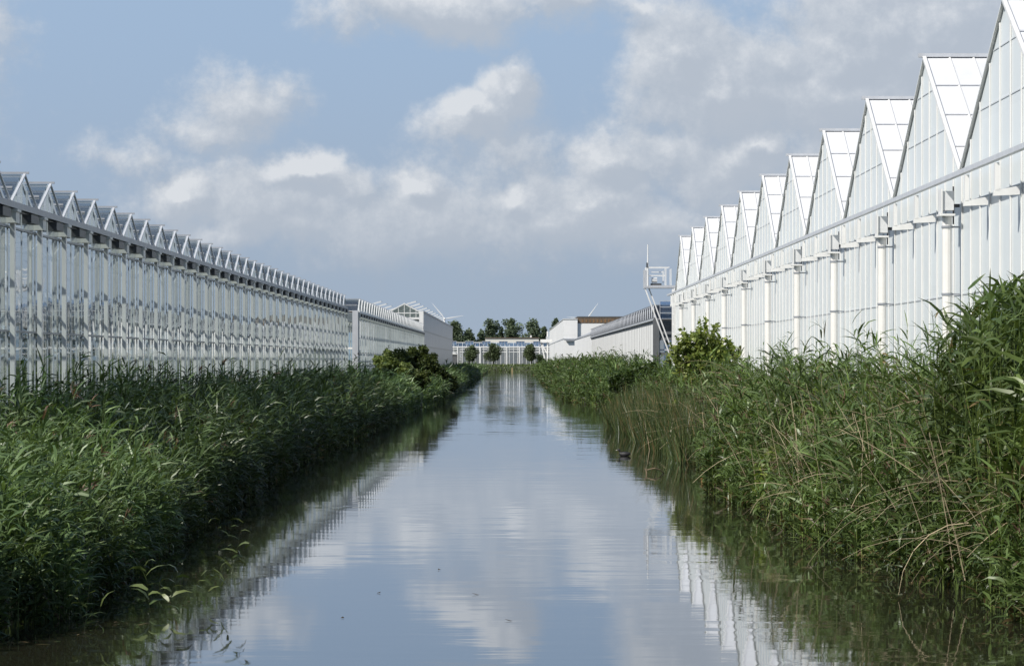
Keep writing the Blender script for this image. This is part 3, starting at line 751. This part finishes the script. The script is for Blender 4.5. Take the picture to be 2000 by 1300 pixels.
# ------------------------------------------------------------------ trees and bushes
def crown_points(blobs, n, shell=.55):
    vol = np.array([b[3]*b[4]*b[5] for b in blobs])**.8; vol = vol/vol.sum()
    idx = rng.choice(len(blobs), n, p=vol); b = np.array(blobs)[idx]
    d = rng.normal(size=(n, 3)); d /= np.linalg.norm(d, axis=1)[:, None]
    r = shell+(1-shell)*rng.random(n); r = np.where(rng.random(n) < .25, rng.random(n), r)
    r = r*(1+rng.normal(0, .08, n))
    return b[:, :3]+d*b[:, 3:6]*r[:, None], r

def branches(mb, base, blobs, r0):
    for b in blobs:
        top = Vector((b[0], b[1], b[2])); mid = base.lerp(top, .5)+Vector((random.uniform(-.1, .1), 0, random.uniform(0, .2)))*(top-base).length*.5
        mb.tube([base, mid, top], [r0, r0*.6, r0*.2], 6)

def tree(name, x, y, zb, h, w, label, cat, group=None, trunk_h=.3, nblob=16, nleaf=2600, leaf=.35, ca=(.02, .035, .012), cb=(.07, .10, .035), tr=.16, mat=None, wide=1., ragged=.3, round_=False):
    root = empty(name, (x, y, zb), label, cat, group)
    cz = zb+h*trunk_h; H_ = h*(1-trunk_h)
    blobs = []
    for i in range(nblob):
        t = (i+random.random())/nblob; a = random.uniform(0, 2*math.pi)
        prof = math.sin(math.pi*min(1, .12+t*.86))**.6
        rr = w*.5*prof*random.uniform(.1, .72)
        s = w*random.uniform(.17, .30)*(1.2-.5*t)
        if round_: s *= .8
        blobs.append((x+rr*math.cos(a), y+rr*math.sin(a), cz+H_*t*.9+s*.2, s*wide, s, s*random.uniform(.75, 1.15)))
    pts, r = crown_points(blobs, nleaf)
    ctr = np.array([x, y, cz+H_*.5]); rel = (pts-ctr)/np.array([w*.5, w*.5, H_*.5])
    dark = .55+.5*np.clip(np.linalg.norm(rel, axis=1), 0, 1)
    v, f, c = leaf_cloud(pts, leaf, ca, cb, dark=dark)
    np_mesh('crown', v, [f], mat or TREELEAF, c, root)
    mb = MB(); top = Vector((x, y, cz+H_*.35))
    mb.tube([(x, y, zb-.2), (x+.02, y, zb+h*trunk_h), top], [tr, tr*.8, tr*.3], 8)
    for b in blobs[::2]: branches(mb, Vector((x, y, cz+H_*.1)), [b], tr*.4)
    mb.build('trunk', BARK, root, smooth=True)
    return root

def at(px, py, D): return ((px-1003)/6000*D, D, EYE+(702-py)/6000*D)
FARG = 'trees in the row beyond the far greenhouse'
for (px, top, hw, lab, nb, nl) in [
    (890, 626, 20, 'dark broad tree at the left end of the far row, beside the grey hall', 20, 5200),
    (914, 640, 13, 'lower dark tree leaning out right of the broad leftmost far tree', 14, 3000),
    (940, 640, 9, 'small low tree filling the gap left of the white block roof', 10, 1800),
    (958, 621, 20, 'tall ragged tree rising over the left part of the white block', 18, 4600),
    (979, 634, 8, 'slender tree between the two tallest far trees', 10, 1500),
    (1000, 619, 19, 'tallest pointed tree rising over the middle of the white block', 20, 5000),
    (1042, 623, 19, 'loose airy tree with gaps, over the right part of the white block', 16, 3800),
    (1063, 634, 11, 'small tree half hidden beside the white hall corner', 10, 2000),
    (1085, 616, 12, 'pointed tree top showing above the white hall roof', 12, 2600)]:
    D = 800+random.uniform(-15, 25); x, _, zt = at(px, top, D); wd = hw*2/6000*D
    tree('leafy_tree', x, D, 1.2, zt-1.2, wd*1.45, lab, 'tree', FARG, trunk_h=.12, nblob=nb+8, nleaf=int(nl*1.7), leaf=.5, ca=(.08, .115, .08), cb=(.21, .26, .155), tr=.22)  # leaf colours lightened to put distance haze into them
for (px, lab, w_, top) in [(922, 'small round pollard tree between the ladder and the thick white downpipe', 27, 674), (963, 'middle round pollard tree in front of the far greenhouse', 32, 671), (1038, 'round pollard tree nearest the white pipe gantry', 27, 672)]:
    D = 690.; x, _, zt = at(px, top, D)
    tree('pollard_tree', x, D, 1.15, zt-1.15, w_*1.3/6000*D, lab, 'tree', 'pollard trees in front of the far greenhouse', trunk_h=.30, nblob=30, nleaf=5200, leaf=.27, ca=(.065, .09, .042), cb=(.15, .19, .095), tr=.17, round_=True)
D = 675.; x, _, zt = at(1053, 686, D)
tree('bush', x, D, 1.15, 2.6, 2.6, 'green bush squeezed under the white pipe gantry', 'bush', trunk_h=.1, nblob=12, nleaf=1500, leaf=.26, ca=(.03, .05, .02), cb=(.08, .12, .04), tr=.06)

def bush(name, x, y, zb, blobs, label, nleaf, leaf, ca, cb, shell=.5, sprigs=0):
    root = empty(name, (x, y, zb), label, 'bush')
    bl = [(x+b[0], y+b[1], zb+b[2], b[3], b[4], b[5]) for b in blobs]
    sub = []
    for b in bl:                                     # break each mass into clumps
        sub.append((b[0], b[1], b[2], b[3]*.8, b[4]*.8, b[5]*.8))
        for _ in range(9):
            d = Vector((random.gauss(0, 1), random.gauss(0, 1), random.gauss(0, 1)*.8+.2)).normalized(); s = random.uniform(.2, .42)
            sub.append((b[0]+d.x*b[3]*.85, b[1]+d.y*b[4]*.85, b[2]+d.z*b[5]*.85, b[3]*s, b[4]*s, b[5]*s))
    pts, r = crown_points(sub, nleaf, shell)
    for _ in range(sprigs):
        b = random.choice(bl); d = Vector((random.gauss(0, .8), random.gauss(0, .8), abs(random.gauss(.6, .6)))).normalized()
        p0_ = np.array([b[0]+d.x*b[3]*.7, b[1]+d.y*b[4]*.7, b[2]+d.z*b[5]*.7]); L_ = random.uniform(.25, .6); q_ = np.array([d.x*.6, d.y*.6, d.z+.5]); q_ /= np.linalg.norm(q_)
        m_ = 26; tt = rng.random((m_, 1)); pts = np.concatenate([pts, p0_+q_*tt*L_+rng.normal(0, .045, (m_, 3))])
    keep = pts[:, 2] > zb-.3; pts = pts[keep]
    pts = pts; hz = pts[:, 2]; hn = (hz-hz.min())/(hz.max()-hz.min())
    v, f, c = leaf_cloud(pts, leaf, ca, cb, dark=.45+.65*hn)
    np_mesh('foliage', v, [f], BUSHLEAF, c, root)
    mb = MB(); branches(mb, Vector((x, y, zb-.1)), sub[::2], .035); mb.build('branch', BARK, root)
    return root
# left: dark broad shrub and the pale shrub before it
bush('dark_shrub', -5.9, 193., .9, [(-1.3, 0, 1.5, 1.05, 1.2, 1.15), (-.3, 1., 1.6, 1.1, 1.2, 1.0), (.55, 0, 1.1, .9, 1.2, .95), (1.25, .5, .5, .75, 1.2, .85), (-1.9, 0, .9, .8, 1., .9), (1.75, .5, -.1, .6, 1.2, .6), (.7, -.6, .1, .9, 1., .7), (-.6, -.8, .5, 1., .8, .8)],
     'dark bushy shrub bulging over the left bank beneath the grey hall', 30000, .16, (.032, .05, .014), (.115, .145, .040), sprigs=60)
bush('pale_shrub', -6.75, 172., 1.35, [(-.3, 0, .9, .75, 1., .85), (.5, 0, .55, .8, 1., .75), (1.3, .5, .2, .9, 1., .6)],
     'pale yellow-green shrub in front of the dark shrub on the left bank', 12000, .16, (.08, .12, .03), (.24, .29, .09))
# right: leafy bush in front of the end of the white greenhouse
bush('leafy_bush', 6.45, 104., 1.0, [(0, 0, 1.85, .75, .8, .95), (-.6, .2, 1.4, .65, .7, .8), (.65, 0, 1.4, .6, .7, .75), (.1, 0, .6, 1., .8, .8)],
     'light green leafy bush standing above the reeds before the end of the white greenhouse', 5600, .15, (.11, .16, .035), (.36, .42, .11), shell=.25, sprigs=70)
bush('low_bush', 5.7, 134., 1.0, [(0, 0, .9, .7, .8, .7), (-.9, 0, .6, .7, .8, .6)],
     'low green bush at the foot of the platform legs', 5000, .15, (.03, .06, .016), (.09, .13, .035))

# woods on the plain, seen only through and in the glass
pts = []
for i in range(120):
    sx_ = -1 if i % 2 else 1
    x = sx_*random.uniform(45, 330); y = random.uniform(700, 900); h = random.uniform(8, 15); w = random.uniform(6, 10)
    q = rng.normal(size=(170, 3)); q /= np.linalg.norm(q, axis=1)[:, None]
    pts.append(np.array([x, y, h*.55])+q*np.array([w*.5, w*.5, h*.48])*(.6+.5*rng.random((170, 1))))
pts = np.concatenate(pts)
v, f, c = leaf_cloud(pts, 1.5, (.02, .036, .02), (.055, .08, .04))
o = np_mesh('woodland', v, [f], TREELEAF, c); tag(o, 'distant dark woodland on the plain behind the greenhouses', 'woodland', kind='stuff')

# ------------------------------------------------------------------ reeds
def strips(base, az, e0, droop, L, W, segs, col, tipcol, roll=0., prof=None):
    """curved tapering blades; all arguments are arrays over blades"""
    n = len(base); t = np.linspace(0, 1, segs+1)
    prof = np.interp(t, [0, .25, .6, 1], [.45, 1., .8, .04]) if prof is None else prof
    P = base.copy(); pts = [P.copy()]
    hx, hy = np.cos(az), np.sin(az)
    for i in range(segs):
        e = e0-droop*((i+.5)/segs)
        P = P+(L/segs)[:, None]*np.stack([np.cos(e)*hx, np.cos(e)*hy, np.sin(e)], 1); pts.append(P.copy())
    side = np.stack([-hy, hx, np.zeros(n)], 1)
    up = np.stack([-np.sin(e0)*hx, -np.sin(e0)*hy, np.cos(e0)], 1)
    sd = side*np.cos(roll)[:, None]+up*np.sin(roll)[:, None]
    V_ = np.empty((n, segs+1, 2, 3), dtype=np.float32); C_ = np.empty((n, segs+1, 2, 3), dtype=np.float32)
    for i in range(segs+1):
        o = sd*(W*prof[i]*.5)[:, None]
        V_[:, i, 0] = pts[i]-o; V_[:, i, 1] = pts[i]+o
        tt = max(0, (t[i]-.55)/.45)
        cc = col*(1-tt*.55)+tipcol*(tt*.55); C_[:, i, 0] = cc; C_[:, i, 1] = cc
    base_i = (np.arange(n)*(segs+1)*2)[:, None]
    quads = []
    for i in range(segs):
        q = np.array([i*2, i*2+1, i*2+3, i*2+2])[None, :]
        quads.append(base_i+q)
    return V_.reshape(-1, 3), np.concatenate(quads), C_.reshape(-1, 3)

class Acc:
    def __init__(s): s.v = []; s.f = []; s.c = []; s.n = 0
    def add(s, v, f, c): s.v.append(v); s.f.append(f+s.n); s.c.append(c); s.n += len(v)
    def build(s, name, mat, parent=None): return np_mesh(name, np.concatenate(s.v), [np.concatenate(s.f)], mat, np.concatenate(s.c), parent)

def vnoise(x, y, sc, seed=0.):
    return (np.sin(x*sc*1.7+y*sc*.6+seed)+np.sin(-x*sc*.8+y*sc*1.3+seed*2.1)+np.sin(x*sc*.5+y*sc*2.3+seed*.7+1.3))/3

CA, CB, CT = np.array([.042, .080, .026]), np.array([.155, .222, .088]), np.array([.26, .28, .14])
def reeds(acc, x, y, z, h, nleaf, lw, ll, segs, wind=(1., 0.), edge=None, bias=.55, tone=1., ca=CA, cb=CB, yellow=.0, plume=0.):
    n = len(x); base = np.stack([x, y, z], 1)
    # stalks
    lean_az = np.arctan2(wind[1], wind[0])+rng.normal(0, .9, n); lean = np.abs(rng.normal(.11, .09, n))*(1. if edge is None else np.interp(edge, [.2, 1.3], [.3, 1.]))
    e0 = math.pi/2-lean*.4; dr = lean*1.3
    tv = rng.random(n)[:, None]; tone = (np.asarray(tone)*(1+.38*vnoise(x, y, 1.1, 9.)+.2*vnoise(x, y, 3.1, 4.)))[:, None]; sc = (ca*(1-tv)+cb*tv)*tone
    v, f, c = strips(base, lean_az, e0, dr, h, np.full(n, .010)*max(1, lw/.024)*.8, 3, sc*np.array([1.2, 1.1, .9]), sc, roll=np.zeros(n), prof=np.array([1., .9, .7, .4]))
    acc.add(v, f, c)
    # points along the stalk
    vv = v.reshape(n, 4, 2, 3).mean(2)
    m = n*nleaf; si = np.repeat(np.arange(n), nleaf)
    t = .22+.78*np.clip((np.tile(np.arange(nleaf), n)+rng.random(m))/nleaf, 0, 1)
    g = np.clip(t*3, 0, 2.999); i0 = g.astype(int); fr = (g-i0)[:, None]
    lb = vv[si, i0]*(1-fr)+vv[si, i0+1]*fr
    waz = np.arctan2(wind[1], wind[0])
    az = np.where(rng.random(m) < bias, waz+rng.normal(0, .55, m), rng.uniform(-math.pi, math.pi, m))
    el = np.radians(rng.normal(50, 18, m)); dp = np.radians(np.abs(rng.normal(64, 36, m)))
    L_ = ll*(.55+.7*rng.random(m))*(1-.35*np.abs(t-.6))*np.clip(h[si]/1.3, .6, 1.25)
    W_ = lw*(.6+.7*rng.random(m))
    tv = np.clip(tv[si]*.6+rng.random(m)[:, None]*.5, 0, 1)
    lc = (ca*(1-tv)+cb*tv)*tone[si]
    low = ((t < .5) & (rng.random(m) < .10+yellow)) | (rng.random(m) < yellow*.4)
    lc = np.where(low[:, None], np.array([.20, .15, .07])*(.5+.6*rng.random(m))[:, None], lc)
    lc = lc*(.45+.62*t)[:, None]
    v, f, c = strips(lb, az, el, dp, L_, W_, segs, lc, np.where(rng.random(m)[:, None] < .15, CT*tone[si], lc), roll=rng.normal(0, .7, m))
    acc.add(v, f, c)
    # flower plumes
    if plume:
        k_ = np.where(rng.random(n) < plume)[0]; r_ = 7; pi = np.repeat(k_, r_); q = len(pi)
        if q:
            pb = vv[pi, 3]+np.stack([rng.normal(0, .015, q), rng.normal(0, .015, q), rng.uniform(-.08, .05, q)], 1)
            pc = np.array([.19, .12, .085])*(.6+.7*rng.random(q))[:, None]
            v, f, c = strips(pb, waz+rng.normal(0, .8, q), np.radians(rng.normal(60, 20, q)), np.radians(rng.normal(70, 25, q)), rng.uniform(.12, .22, q), np.full(q, .022)*max(1, lw/.03), 2, pc, pc, roll=rng.normal(0, .7, q))
            acc.add(v, f, c)

# level-of-detail bands: distance range, reeds per m2, leaves, leaf width, leaf length, segments
BANDS = [(25, 45, 44, 14, .035, .34, 3), (45, 80, 28, 13, .038, .34, 3), (80, 140, 15, 11, .055, .34, 2), (140, 260, 7, 9, .08, .42, 2), (260, 626, 2.6, 8, .14, .55, 2)]
def scatter(side, d0, d1, dens, far_x):
    n = int((d1-d0)*7*dens); y = rng.uniform(d0, d1, n)
    if side < 0: e = -ledge(y); 
    else: e = redge(y)
    t = np.where(rng.random(n) < .22, rng.random(n)*1.1, rng.random(n)*6.9)+.02+.12*(side < 0)
    x = (e+t); ok = (x < far_x-.25) & (t > .42*vnoise(x*.4, y, .55, 2.)+.22*vnoise(x, y, 1.5, 2.)+.12*vnoise(x, y, 3.7, 6.))
    ok &= rng.random(n) < np.where(t < 1.2, 1.25, .75)
    y, t, x = y[ok], t[ok], x[ok]*side
    return x, y, t

accL = Acc()
for (d0, d1, dens, nl, lw, ll, sg) in BANDS:
    x, y, t = scatter(-1, d0, d1, dens, 8.95 if d0 < 170 else 8.5)
    ok = ~((y > 164) & (y < 200) & (x < -5.0) & (rng.random(len(y)) < .85)); x, y, t = x[ok], y[ok], t[ok]
    z = ground_z(x, y)-.03
    top = np.interp(t, [-.4, 0, .5, 1.2, 3, 5], [.45, .65, 1.1, 1.5, 1.95, 1.98])
    near = np.interp(y, [44, 50], [1., 0.]); slope = np.interp(t, [0, .5, 1.2, 2., 3., 5.], [.5, .85, 1.2, 1.5, 1.8, 1.98])
    top = top*(1-near)+slope*near
    top = top+(.30*vnoise(x, y, .8, 1.)+.22*vnoise(x*.5, y, .42, 8.))*np.clip(t, .5, 1)+.2*vnoise(x, y, 2.3, 3.)*np.clip(t, .4, 1)
    top = np.where(y > 200, top*np.interp(y, [200, 330, 600], [1., .86, .8]), top)
    h = np.clip(top-z+rng.normal(0, .21, len(x)), .35, 2.6)
    h = np.where(rng.random(len(x)) < .035, h+.4*rng.random(len(x)), h)
    reeds(accL, x, y, z, h, nl, lw, ll, sg, wind=(1., -.35), edge=t, bias=.5, plume=.012, tone=np.interp(y, [40, 52, 125, 145, 172, 190, 230], [1.15, .66, .66, 1.2, 1.3, .9, 1.]))  # tone: sunlit near end, greenhouse shade painted into leaf colour, paler plants beyond
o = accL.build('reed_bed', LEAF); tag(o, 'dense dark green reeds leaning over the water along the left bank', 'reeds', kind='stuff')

accR = Acc()
CAR, CBR = np.array([.042, .078, .020]), np.array([.145, .208, .062])
for (d0, d1, dens, nl, lw, ll, sg) in BANDS:
    x, y, t = scatter(1, d0, d1, dens, 7.75 if d0 < 140 else 8.4)
    ok = ~((y > 76) & (y < 122) & (t < 1.0)) & ~((vnoise(x, y, 2.0, 11.) > .52) & (rng.random(len(y)) < .85)); x, y, t = x[ok], y[ok], t[ok]
    z = ground_z(x, y)-.03
    top = np.interp(t, [-.4, 0, .5, 1.2, 2.5, 5], [.45, .6, .98, 1.62, 2.22, 2.4])
    top = top*np.interp(y, [30, 45, 150, 200, 330, 600], [.95, 1., 1.0, 1.0, .9, .78])
    top = top+(.30*vnoise(x, y, .8, 5.)+.28*vnoise(x*.5, y, .42, 4.)+.24*vnoise(x, y, 2.3, 7.))*np.clip(t, .35, 1.2)
    h = np.clip(top-z+rng.normal(0, .22, len(x))*np.clip(t, .3, 1.2), .3, 2.8)
    h = np.where(rng.random(len(x)) < .08, h+.25+.6*rng.random(len(x)), h)
    reeds(accR, x, y, z, h, nl, lw, ll, sg, wind=(-.6, -.5), edge=t, bias=.3, plume=.03, ca=CAR, cb=CBR, yellow=.06)
o = accR.build('reed_bed', LEAF); tag(o, 'mixed green reeds with brown plumes along the right bank', 'reeds', kind='stuff')

# tall clump near the right edge
accT = Acc(); n = 1500
y = rng.uniform(30, 38.5, n); x = rng.uniform(5.05, 7.3, n); z = ground_z(x, y)-.05
top = np.interp(x/y*6000, [780, 830, 880, 950, 1010], [2.0, 2.6, 3.1, 3.5, 3.3])+rng.normal(0, .22, n)
h = np.clip(top-z, .6, 3.2)
reeds(accT, x, y, z, h, 14, .046, .40, 3, wind=(.5, -.3), bias=.35, ca=np.array([.042, .078, .022]), cb=np.array([.13, .18, .05]), yellow=.03)
o = accT.build('tall_reeds', LEAF); tag(o, 'tall broad-leaved reed clump towering at the right edge of the view', 'reeds', kind='stuff')

# broad-leaved weeds growing through the right bank
pts = []; tn = []
for i in range(46):
    y0_ = random.uniform(31, 60) if i < 26 else random.uniform(60, 150); q_ = random.uniform(.5, 2.6); x0_ = float(redge(y0_))+q_
    zt = float(np.interp(q_, [.5, 1.2, 2.6], [.9, 1.5, 2.15]))+random.uniform(-.15, .2); r_ = random.uniform(.2, .5)
    m_ = int(560*r_/.35); d_ = rng.normal(size=(m_, 3)); d_ /= np.linalg.norm(d_, axis=1)[:, None]
    pts.append(np.array([x0_, y0_, zt-r_])+d_*np.array([r_, r_, r_*1.25])*(.35+.7*rng.random((m_, 1)))); tn.append(np.full(m_, random.uniform(.6, 1.25)))
pts = np.concatenate(pts); tn = np.concatenate(tn)
v, f, c = leaf_cloud(pts, .12, (.07, .105, .02), (.21, .26, .05), dark=tn)
o = np_mesh('weeds', v, [f], BUSHLEAF, c); tag(o, 'yellow-green broad-leaved weeds growing among the reeds of the right bank', 'weeds', kind='stuff')

# upright bulrushes at the waterline on the right
accB = Acc(); n = 2600
y = rng.uniform(76, 123, n); t = -.25+1.5*rng.random(n)**1.3; x = redge(y)+t; z = ground_z(x, y)-.05
h = np.clip(np.interp(t, [-.3, .2, 1.2], [.9, 1.45, 1.9])-z+rng.normal(0, .15, n), .4, 2.1)
for k_ in range(3):
    bx = np.stack([x+rng.normal(0, .04, n), y+rng.normal(0, .05, n), z], 1)
    tv = rng.random(n)[:, None]; col = np.array([.026, .048, .016])*(1-tv)+np.array([.085, .115, .035])*tv
    col = np.where(rng.random(n)[:, None] < .12, np.array([.20, .15, .07]), col)
    v, f, c = strips(bx, rng.uniform(-3.2, 3.2, n), np.radians(rng.normal(84, 5, n)), np.radians(np.abs(rng.normal(14, 14, n))), h*(.75+.3*rng.random(n)), np.full(n, .026), 3, col, col*1.2, roll=rng.normal(0, .8, n))
    accB.add(v, f, c)
o = accB.build('bulrushes', LEAF); tag(o, 'upright narrow bulrushes standing in the water where the right bank juts out', 'bulrushes', kind='stuff')

# dry tan stalks hanging out of the right bank
accD = Acc(); n = 620
y = np.where(rng.random(n) < .65, rng.uniform(31, 50, n), rng.uniform(50, 105, n)); q_ = rng.uniform(.3, 2.1, n); x = redge(y)+q_
z = np.maximum(ground_z(x, y), 0)+np.interp(q_, [.3, 2.1], [.25, .75])+rng.uniform(.1, .75, n)
az = math.pi+rng.normal(.25, .55, n)
col = np.array([.40, .33, .215])*(.45+.8*rng.random(n))[:, None]
v, f, c = strips(np.stack([x, y, z], 1), az, np.radians(rng.normal(30, 22, n)), np.radians(np.abs(rng.normal(52, 20, n))), rng.uniform(.6, 1.6, n), np.full(n, .014), 5, col, col*1.1, roll=rng.normal(0, .6, n), prof=np.linspace(1, .4, 6))
accD.add(v, f, c)
n = 220; y = np.where(rng.random(n) < .7, rng.uniform(31, 55, n), rng.uniform(55, 100, n)); q_ = rng.uniform(.1, 1.6, n); x = redge(y)+q_; z = np.maximum(ground_z(x, y), 0)+.2
col = np.array([.42, .35, .23])*(.5+.7*rng.random(n))[:, None]
v, f, c = strips(np.stack([x, y, z], 1), rng.uniform(1.6, 4.6, n), np.radians(rng.normal(72, 9, n)), np.radians(np.abs(rng.normal(14, 10, n))), rng.uniform(1., 2.0, n), np.full(n, .013), 3, col, col, roll=rng.normal(0, .6, n), prof=np.linspace(1, .5, 4))
accD.add(v, f, c)
n = 900; cl = rng.integers(0, 26, n); cy_ = rng.uniform(33, 110, 26)[cl]; cx_ = redge(cy_)+rng.uniform(.4, 2.4, 26)[cl]
y = cy_+rng.normal(0, .1, n); x = cx_+rng.normal(0, .1, n); z = ground_z(x, y)+rng.uniform(.7, 1.05, n)
col = np.array([.24, .155, .10])*(.5+.8*rng.random(n))[:, None]
v, f, c = strips(np.stack([x, y, z], 1), rng.uniform(-3.14, 3.14, n), np.radians(rng.normal(40, 30, n)), np.radians(np.abs(rng.normal(80, 30, n))), rng.uniform(.1, .24, n), np.full(n, .016), 2, col, col, roll=rng.normal(0, .6, n))
accD.add(v, f, c)
o = accD.build('dry_stalks', DRYLEAF); tag(o, 'dry tan reed stalks and brown plumes drooping out of the right bank', 'dry reeds', kind='stuff')

# grass on the bank that closes the canal
accG = Acc(); n = 5200
x = rng.uniform(-16, 14, n); y = CAN_END+.5+rng.random(n)**1.6*80; z = ground_z(x, y)-.03
tv = rng.random(n)[:, None]; col = np.array([.045, .075, .02])*(1-tv)+np.array([.13, .17, .05])*tv
v, f, c = strips(np.stack([x, y, z], 1), rng.uniform(-3.14, 3.14, n), np.radians(rng.normal(75, 12, n)), np.radians(np.abs(rng.normal(50, 20, n))), rng.uniform(.3, .8, n), np.full(n, .18), 2, col, col*1.2, roll=rng.normal(0, .8, n))
accG.add(v, f, c)
o = accG.build('bank_grass', LEAF); tag(o, 'bright green grass on the low bank closing the far canal end', 'grass', kind='stuff')

# reed shoots standing alone in the foreground water
def shoot(name, x, y, stems, label):
    a = Acc(); xs = []; hs = []
    r = empty(name, (x, y, 0), label, 'reed shoot', None)
    st = Acc()
    for (dx, dy, h, lean, nl, ll, lw) in stems:
        b = np.array([[x+dx, y+dy, -.25]]); az = np.array([0. if lean > 0 else math.pi])
        col = np.array([[.12, .15, .05]])
        v, f, c = strips(b, az, np.array([math.pi/2-abs(lean)*.6]), np.array([abs(lean)*.8]), np.array([h+.25]), np.array([.012]), 5, col, col, roll=np.zeros(1), prof=np.linspace(1, .5, 6))
        st.add(v, f, c); mid = v.reshape(6, 2, 3).mean(1)
        t = np.linspace(.45, .98, nl); g = t*5; i0 = np.minimum(g.astype(int), 4); fr = (g-i0)[:, None]
        lb = mid[i0]*(1-fr)+mid[i0+1]*fr
        tv = rng.random(nl)[:, None]; lc = np.array([.07, .11, .035])*(1-tv)+np.array([.17, .21, .075])*tv
        v, f, c = strips(lb, np.where(np.arange(nl) % 2 == 0, 0., math.pi)+rng.normal(0, .5, nl), np.radians(rng.normal(50, 15, nl)), np.radians(rng.normal(95, 25, nl)), ll*(.6+.6*rng.random(nl)), np.full(nl, lw), 3, lc, lc, roll=rng.normal(0, .6, nl))
        a.add(v, f, c)
    st.build('stem', LEAF, r); a.build('leaf', LEAF, r)
shoot('reed_shoot', -3.42, 32.6, [(0, 0, .72, .55, 8, .24, .034), (.12, .1, .8, .5, 8, .22, .032), (-.1, .05, .6, .6, 6, .2, .03)], 'leaning reed shoot with hanging leaves standing farthest out in the left foreground water')
shoot('reed_shoot', -3.72, 31.6, [(0, 0, .5, -.1, 9, .24, .055), (.1, 0, .45, .25, 8, .22, .05)], 'broad-leaved water plant rising between the leaning shoot and the left bank')
shoot('reed_shoot', -4.15, 29.6, [(0, 0, .5, .1, 4, .22, .028), (.05, .05, .4, -.2, 5, .2, .026), (.08, .02, .35, .2, 4, .2, .026)], 'thin reed blades rising from the water at the tip of the left bank')
shoot('reed_shoot', -3.9, 41.5, [(0, 0, .5, .15, 4, .25, .022), (.1, .2, .42, .2, 4, .22, .022), (-.15, .1, .45, .1, 4, .22, .022)], 'small tuft of reed blades in the water farther along the left bank')
shoot('reed_shoot', 4.1, 36.2, [(0, 0, .34, -.2, 6, .14, .04), (.08, 0, .26, .2, 5, .13, .04)], 'small bright yellow-green water plant before the drooping dry stalks')

# bent dead stalk looping over the water
mb = MB(); yb = 70.
lp = [(3.02, yb, -.2), (3.03, yb, .05), (2.99, yb, .13), (3.05, yb, .09), (3.12, yb, .11), (3.22, yb, .13), (3.34, yb+.1, .09), (3.42, yb+.2, .02), (3.46, yb+.3, -.1)]
mb.tube(lp, .014, 6); o = mb.build('bent_stalk', DRY); tag(o, 'dead reed stalk bent into a loop over the water right of centre', 'dead stalk')
accP = Acc(); n = 90; P_ = np.stack([rng.normal(4.13, .05, n), rng.normal(65., .06, n), rng.uniform(.0, .12, n)], 1)
v, f, c = leaf_cloud(P_, .11, (.22, .12, .05), (.48, .29, .13)); o = np_mesh('dead_plume', v, [f], DRYLEAF, c)
tag(o, 'orange-brown dead reed plume lying on the water by the right bank', 'dead plume')

# coot on the water
def coot(x, y):
    r = empty('water_bird', (x, y, 0), 'small black water bird swimming near the bulrushes on the right', 'bird')
    mb = MB(); ax = Vector((-1, .25, 0)).normalized()
    pr = [(-.17, .07, .012), (-.14, .065, .035), (-.06, .05, .072), (.02, .045, .08), (.09, .055, .06), (.125, .09, .034), (.135, .13, .026), (.145, .155, .034), (.165, .165, .036), (.19, .16, .022), (.20, .158, .012)]
    mb.tube([Vector((x, y, z_))+ax*a_ for a_, z_, q in pr], [q for a_, z_, q in pr], 10)
    mb.build('body', painted('black_plumage', (.014, .014, .016), .6, .2), r, smooth=True)
    mb = MB(); mb.tube([Vector((x, y, .158))+ax*.20, Vector((x, y, .15))+ax*.24], [.012, .003], 6); mb.build('beak', painted('pale_beak', (.6, .56, .5), .5, .1), r)
coot(3.0, 83.)

# scum of small dead leaves along both water edges
n = 1500; y = 28+rng.random(n)**1.8*150; sd = np.where(rng.random(n) < .5, -1., 1.)
x = np.where(sd < 0, ledge(y)+.1+np.abs(rng.normal(0, .35, n)), redge(y)-.1-np.abs(rng.normal(0, .35, n)))
keep = vnoise(x, y, 1.0, 3.) > -.1; x, y = x[keep], y[keep]; n = len(x)
tv = rng.random(n)[:, None]; col = np.where(rng.random(n)[:, None] < .5, np.array([.16, .12, .06]), np.array([.08, .12, .035]))*(.5+.8*tv)
v, f, c = strips(np.stack([x, y, np.full(n, .006)], 1), rng.uniform(-3.14, 3.14, n), np.full(n, .05), np.full(n, .1), rng.uniform(.03, .16, n), np.full(n, .022), 2, col, col, roll=np.zeros(n))
v[:, 2] = np.maximum(v[:, 2], .005)
o = np_mesh('floating_litter', v, [f], DRYLEAF, c); tag(o, 'scattered dead leaf litter floating along the reed edges', 'leaf litter', kind='stuff')

# leaves floating on open water
for (x, y) in ((-.92, 38.), (-1.5, 34.2), (-.42, 34.0), (-1.72, 30.9), (-.05, 30.6)):
    mb = MB(); a_ = random.uniform(0, 3); d = Vector((math.cos(a_), math.sin(a_), 0)); q = Vector((-d.y, d.x, 0)); c_ = Vector((x, y, .006))
    mb.poly(c_-d*.05, c_-d*.01+q*.02, c_+d*.05+Vector((0, 0, .012)), c_-d*.01-q*.02)
    o = mb.build('floating_leaf', painted('dead_leaf', (.05, .04, .025), .8, .2) if 'dead_leaf' not in bpy.data.materials else bpy.data.materials['dead_leaf'])
    tag(o, 'tiny dark leaf floating on the open water', 'leaf', 'dark leaves floating on the open water')

# ------------------------------------------------------------------ render settings
scene.view_settings.view_transform = 'Standard'; scene.view_settings.look = 'None'; scene.view_settings.exposure = 0
cy_ = scene.cycles
cy_.max_bounces = 7; cy_.diffuse_bounces = 2; cy_.glossy_bounces = 4; cy_.transmission_bounces = 4; cy_.transparent_max_bounces = 40
cy_.caustics_reflective = False; cy_.caustics_refractive = False
cy_.use_denoising = True; cy_.sample_clamp_indirect = 4.
